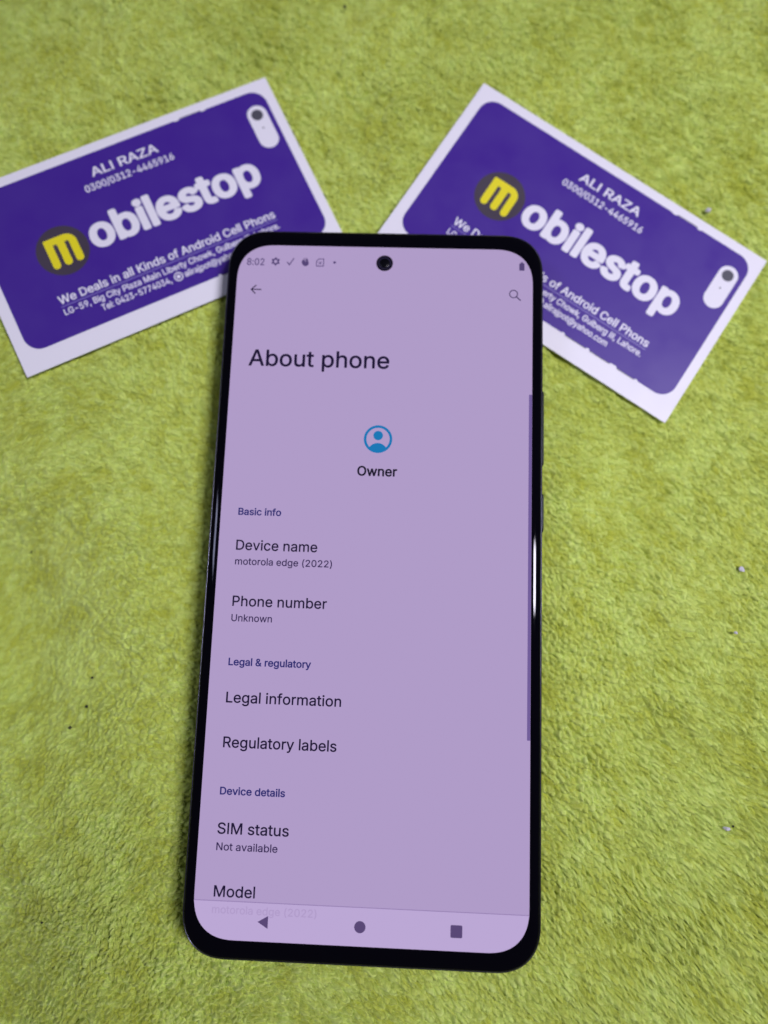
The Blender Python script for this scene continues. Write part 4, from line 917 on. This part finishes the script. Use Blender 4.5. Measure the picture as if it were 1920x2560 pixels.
def letter_m(x0, x1, y0, y1):
    """lower-case m with a square left shoulder, a round right shoulder and rounded feet"""
    w = (x1 - x0) * 0.245
    g = ((x1 - x0) - 3 * w) / 2
    r = w / 2
    pts = [(x0, y1 - 0.25), (x0 + 0.1, y1 - 0.08), (x0 + 0.25, y1)]
    R2 = 2.6
    pts += [(x1 - R2 + R2 * math.sin(q), y1 - R2 + R2 * math.cos(q)) for q in (math.pi / 2 * k / 10 for k in range(11))]
    for k in (2, 1, 0):
        lx = x0 + k * (w + g)
        pts += [(lx + r + r * math.cos(q), y0 + r + r * math.sin(q)) for q in (-math.pi * j / 10 for j in range(11))]
        if k:
            top = y1 - w * 0.95
            pts += [(lx, top - 0.35), (lx - 0.12, top - 0.08), (lx - 0.35, top), (lx - g, top)]
    return pts[::-1]


build_card('purple business card with white border, left of the two behind the phone', 0)
build_card('purple business card with white border, right of the two behind the phone', 1)


# ------------------------------------------------------------------ lint and crumbs on the pile
M_LINT = material('pale_lint', (0.62, 0.60, 0.68, 1), 0.8, 0.2)
M_CRUMB = material('dark_crumb', (0.03, 0.034, 0.022, 1), 0.8, 0.2)


def crumb(name, x, y, r, mat, seed, label, cat, group):
    rd = random.Random(seed)
    z = float(base_height(np.array([[x]], np.float64), np.array([[y]], np.float64))[0, 0]) + 1.0
    v, f = [], []
    n, m = 8, 5
    sx, sy = r * rd.uniform(0.8, 1.3), r * rd.uniform(0.6, 1.0)
    tw = rd.uniform(0, 3)
    for k in range(m):
        t = math.pi * (k + 0.5) / m
        for i in range(n):
            a = 2 * math.pi * i / n
            q = rd.uniform(0.65, 1.2)
            px, py = sx * q * math.sin(t) * math.cos(a), sy * q * math.sin(t) * math.sin(a)
            v.append((px * math.cos(tw) - py * math.sin(tw), px * math.sin(tw) + py * math.cos(tw), r * 0.7 * math.cos(t) * q))
    for k in range(m - 1):
        for i in range(n):
            j = (i + 1) % n
            f.append((k * n + i, (k + 1) * n + i, (k + 1) * n + j, k * n + j))
    f.append(tuple(range(n)))
    f.append(tuple(range((m - 1) * n, m * n))[::-1])
    o = mesh_obj(name, v, f, mat)
    o.location = (x * MM, y * MM, (z + LIFT) * MM)
    tag(o, label, cat, group)


for k, (x, y, r, lab) in enumerate((
        (80.1, 94.2, 0.85, 'pale lint fleck above the upper edge of the right card'),
        (84.0, 4.24, 0.75, 'pale lint fleck near the right picture edge, level with the phone keys'),
        (78.83, -52.64, 0.75, 'pale upright lint fleck near the lower right picture edge'),
        (81.64, -10.24, 0.45, 'faint small lint fleck on the towel right of the phone, between two larger flecks'))):
    crumb('lint_fleck', x, y, r, M_LINT, 60 + k, lab, 'lint', 'pale lint flecks on the towel')
for k, (x, y, r, lab) in enumerate((
        (-13.41, 148.7, 0.6, 'dark crumb at the top of the towel between the cards'),
        (-84.5, 3.35, 0.28, 'dark crumb nearest the left picture edge, below the left card'),
        (-65.56, -25.93, 0.42, 'uppermost of three dark crumbs left of the phone'),
        (-66.27, -32.55, 0.42, 'middle one of three dark crumbs left of the phone'),
        (-69.75, -37.47, 0.45, 'lowest of three dark crumbs left of the phone'),
        (-71.55, -79.62, 0.36, 'dark crumb in the lower left corner of the towel'),
        (-54.3, -84.0, 0.3, 'small dark crumb on the towel below left of the phone corner'),
        (-44.4, -84.25, 0.26, 'tiny dark crumb just below left of the phone corner'),
        (-27.97, -85.48, 0.3, 'tiny dark crumb directly below the phone bottom edge'),
        (80.3, -52.1, 0.36, 'small dark crumb touching the pale fleck at lower right'))):
    crumb('dark_crumb', x, y, r, M_CRUMB, 80 + k, lab, 'crumb', 'dark crumbs on the towel')
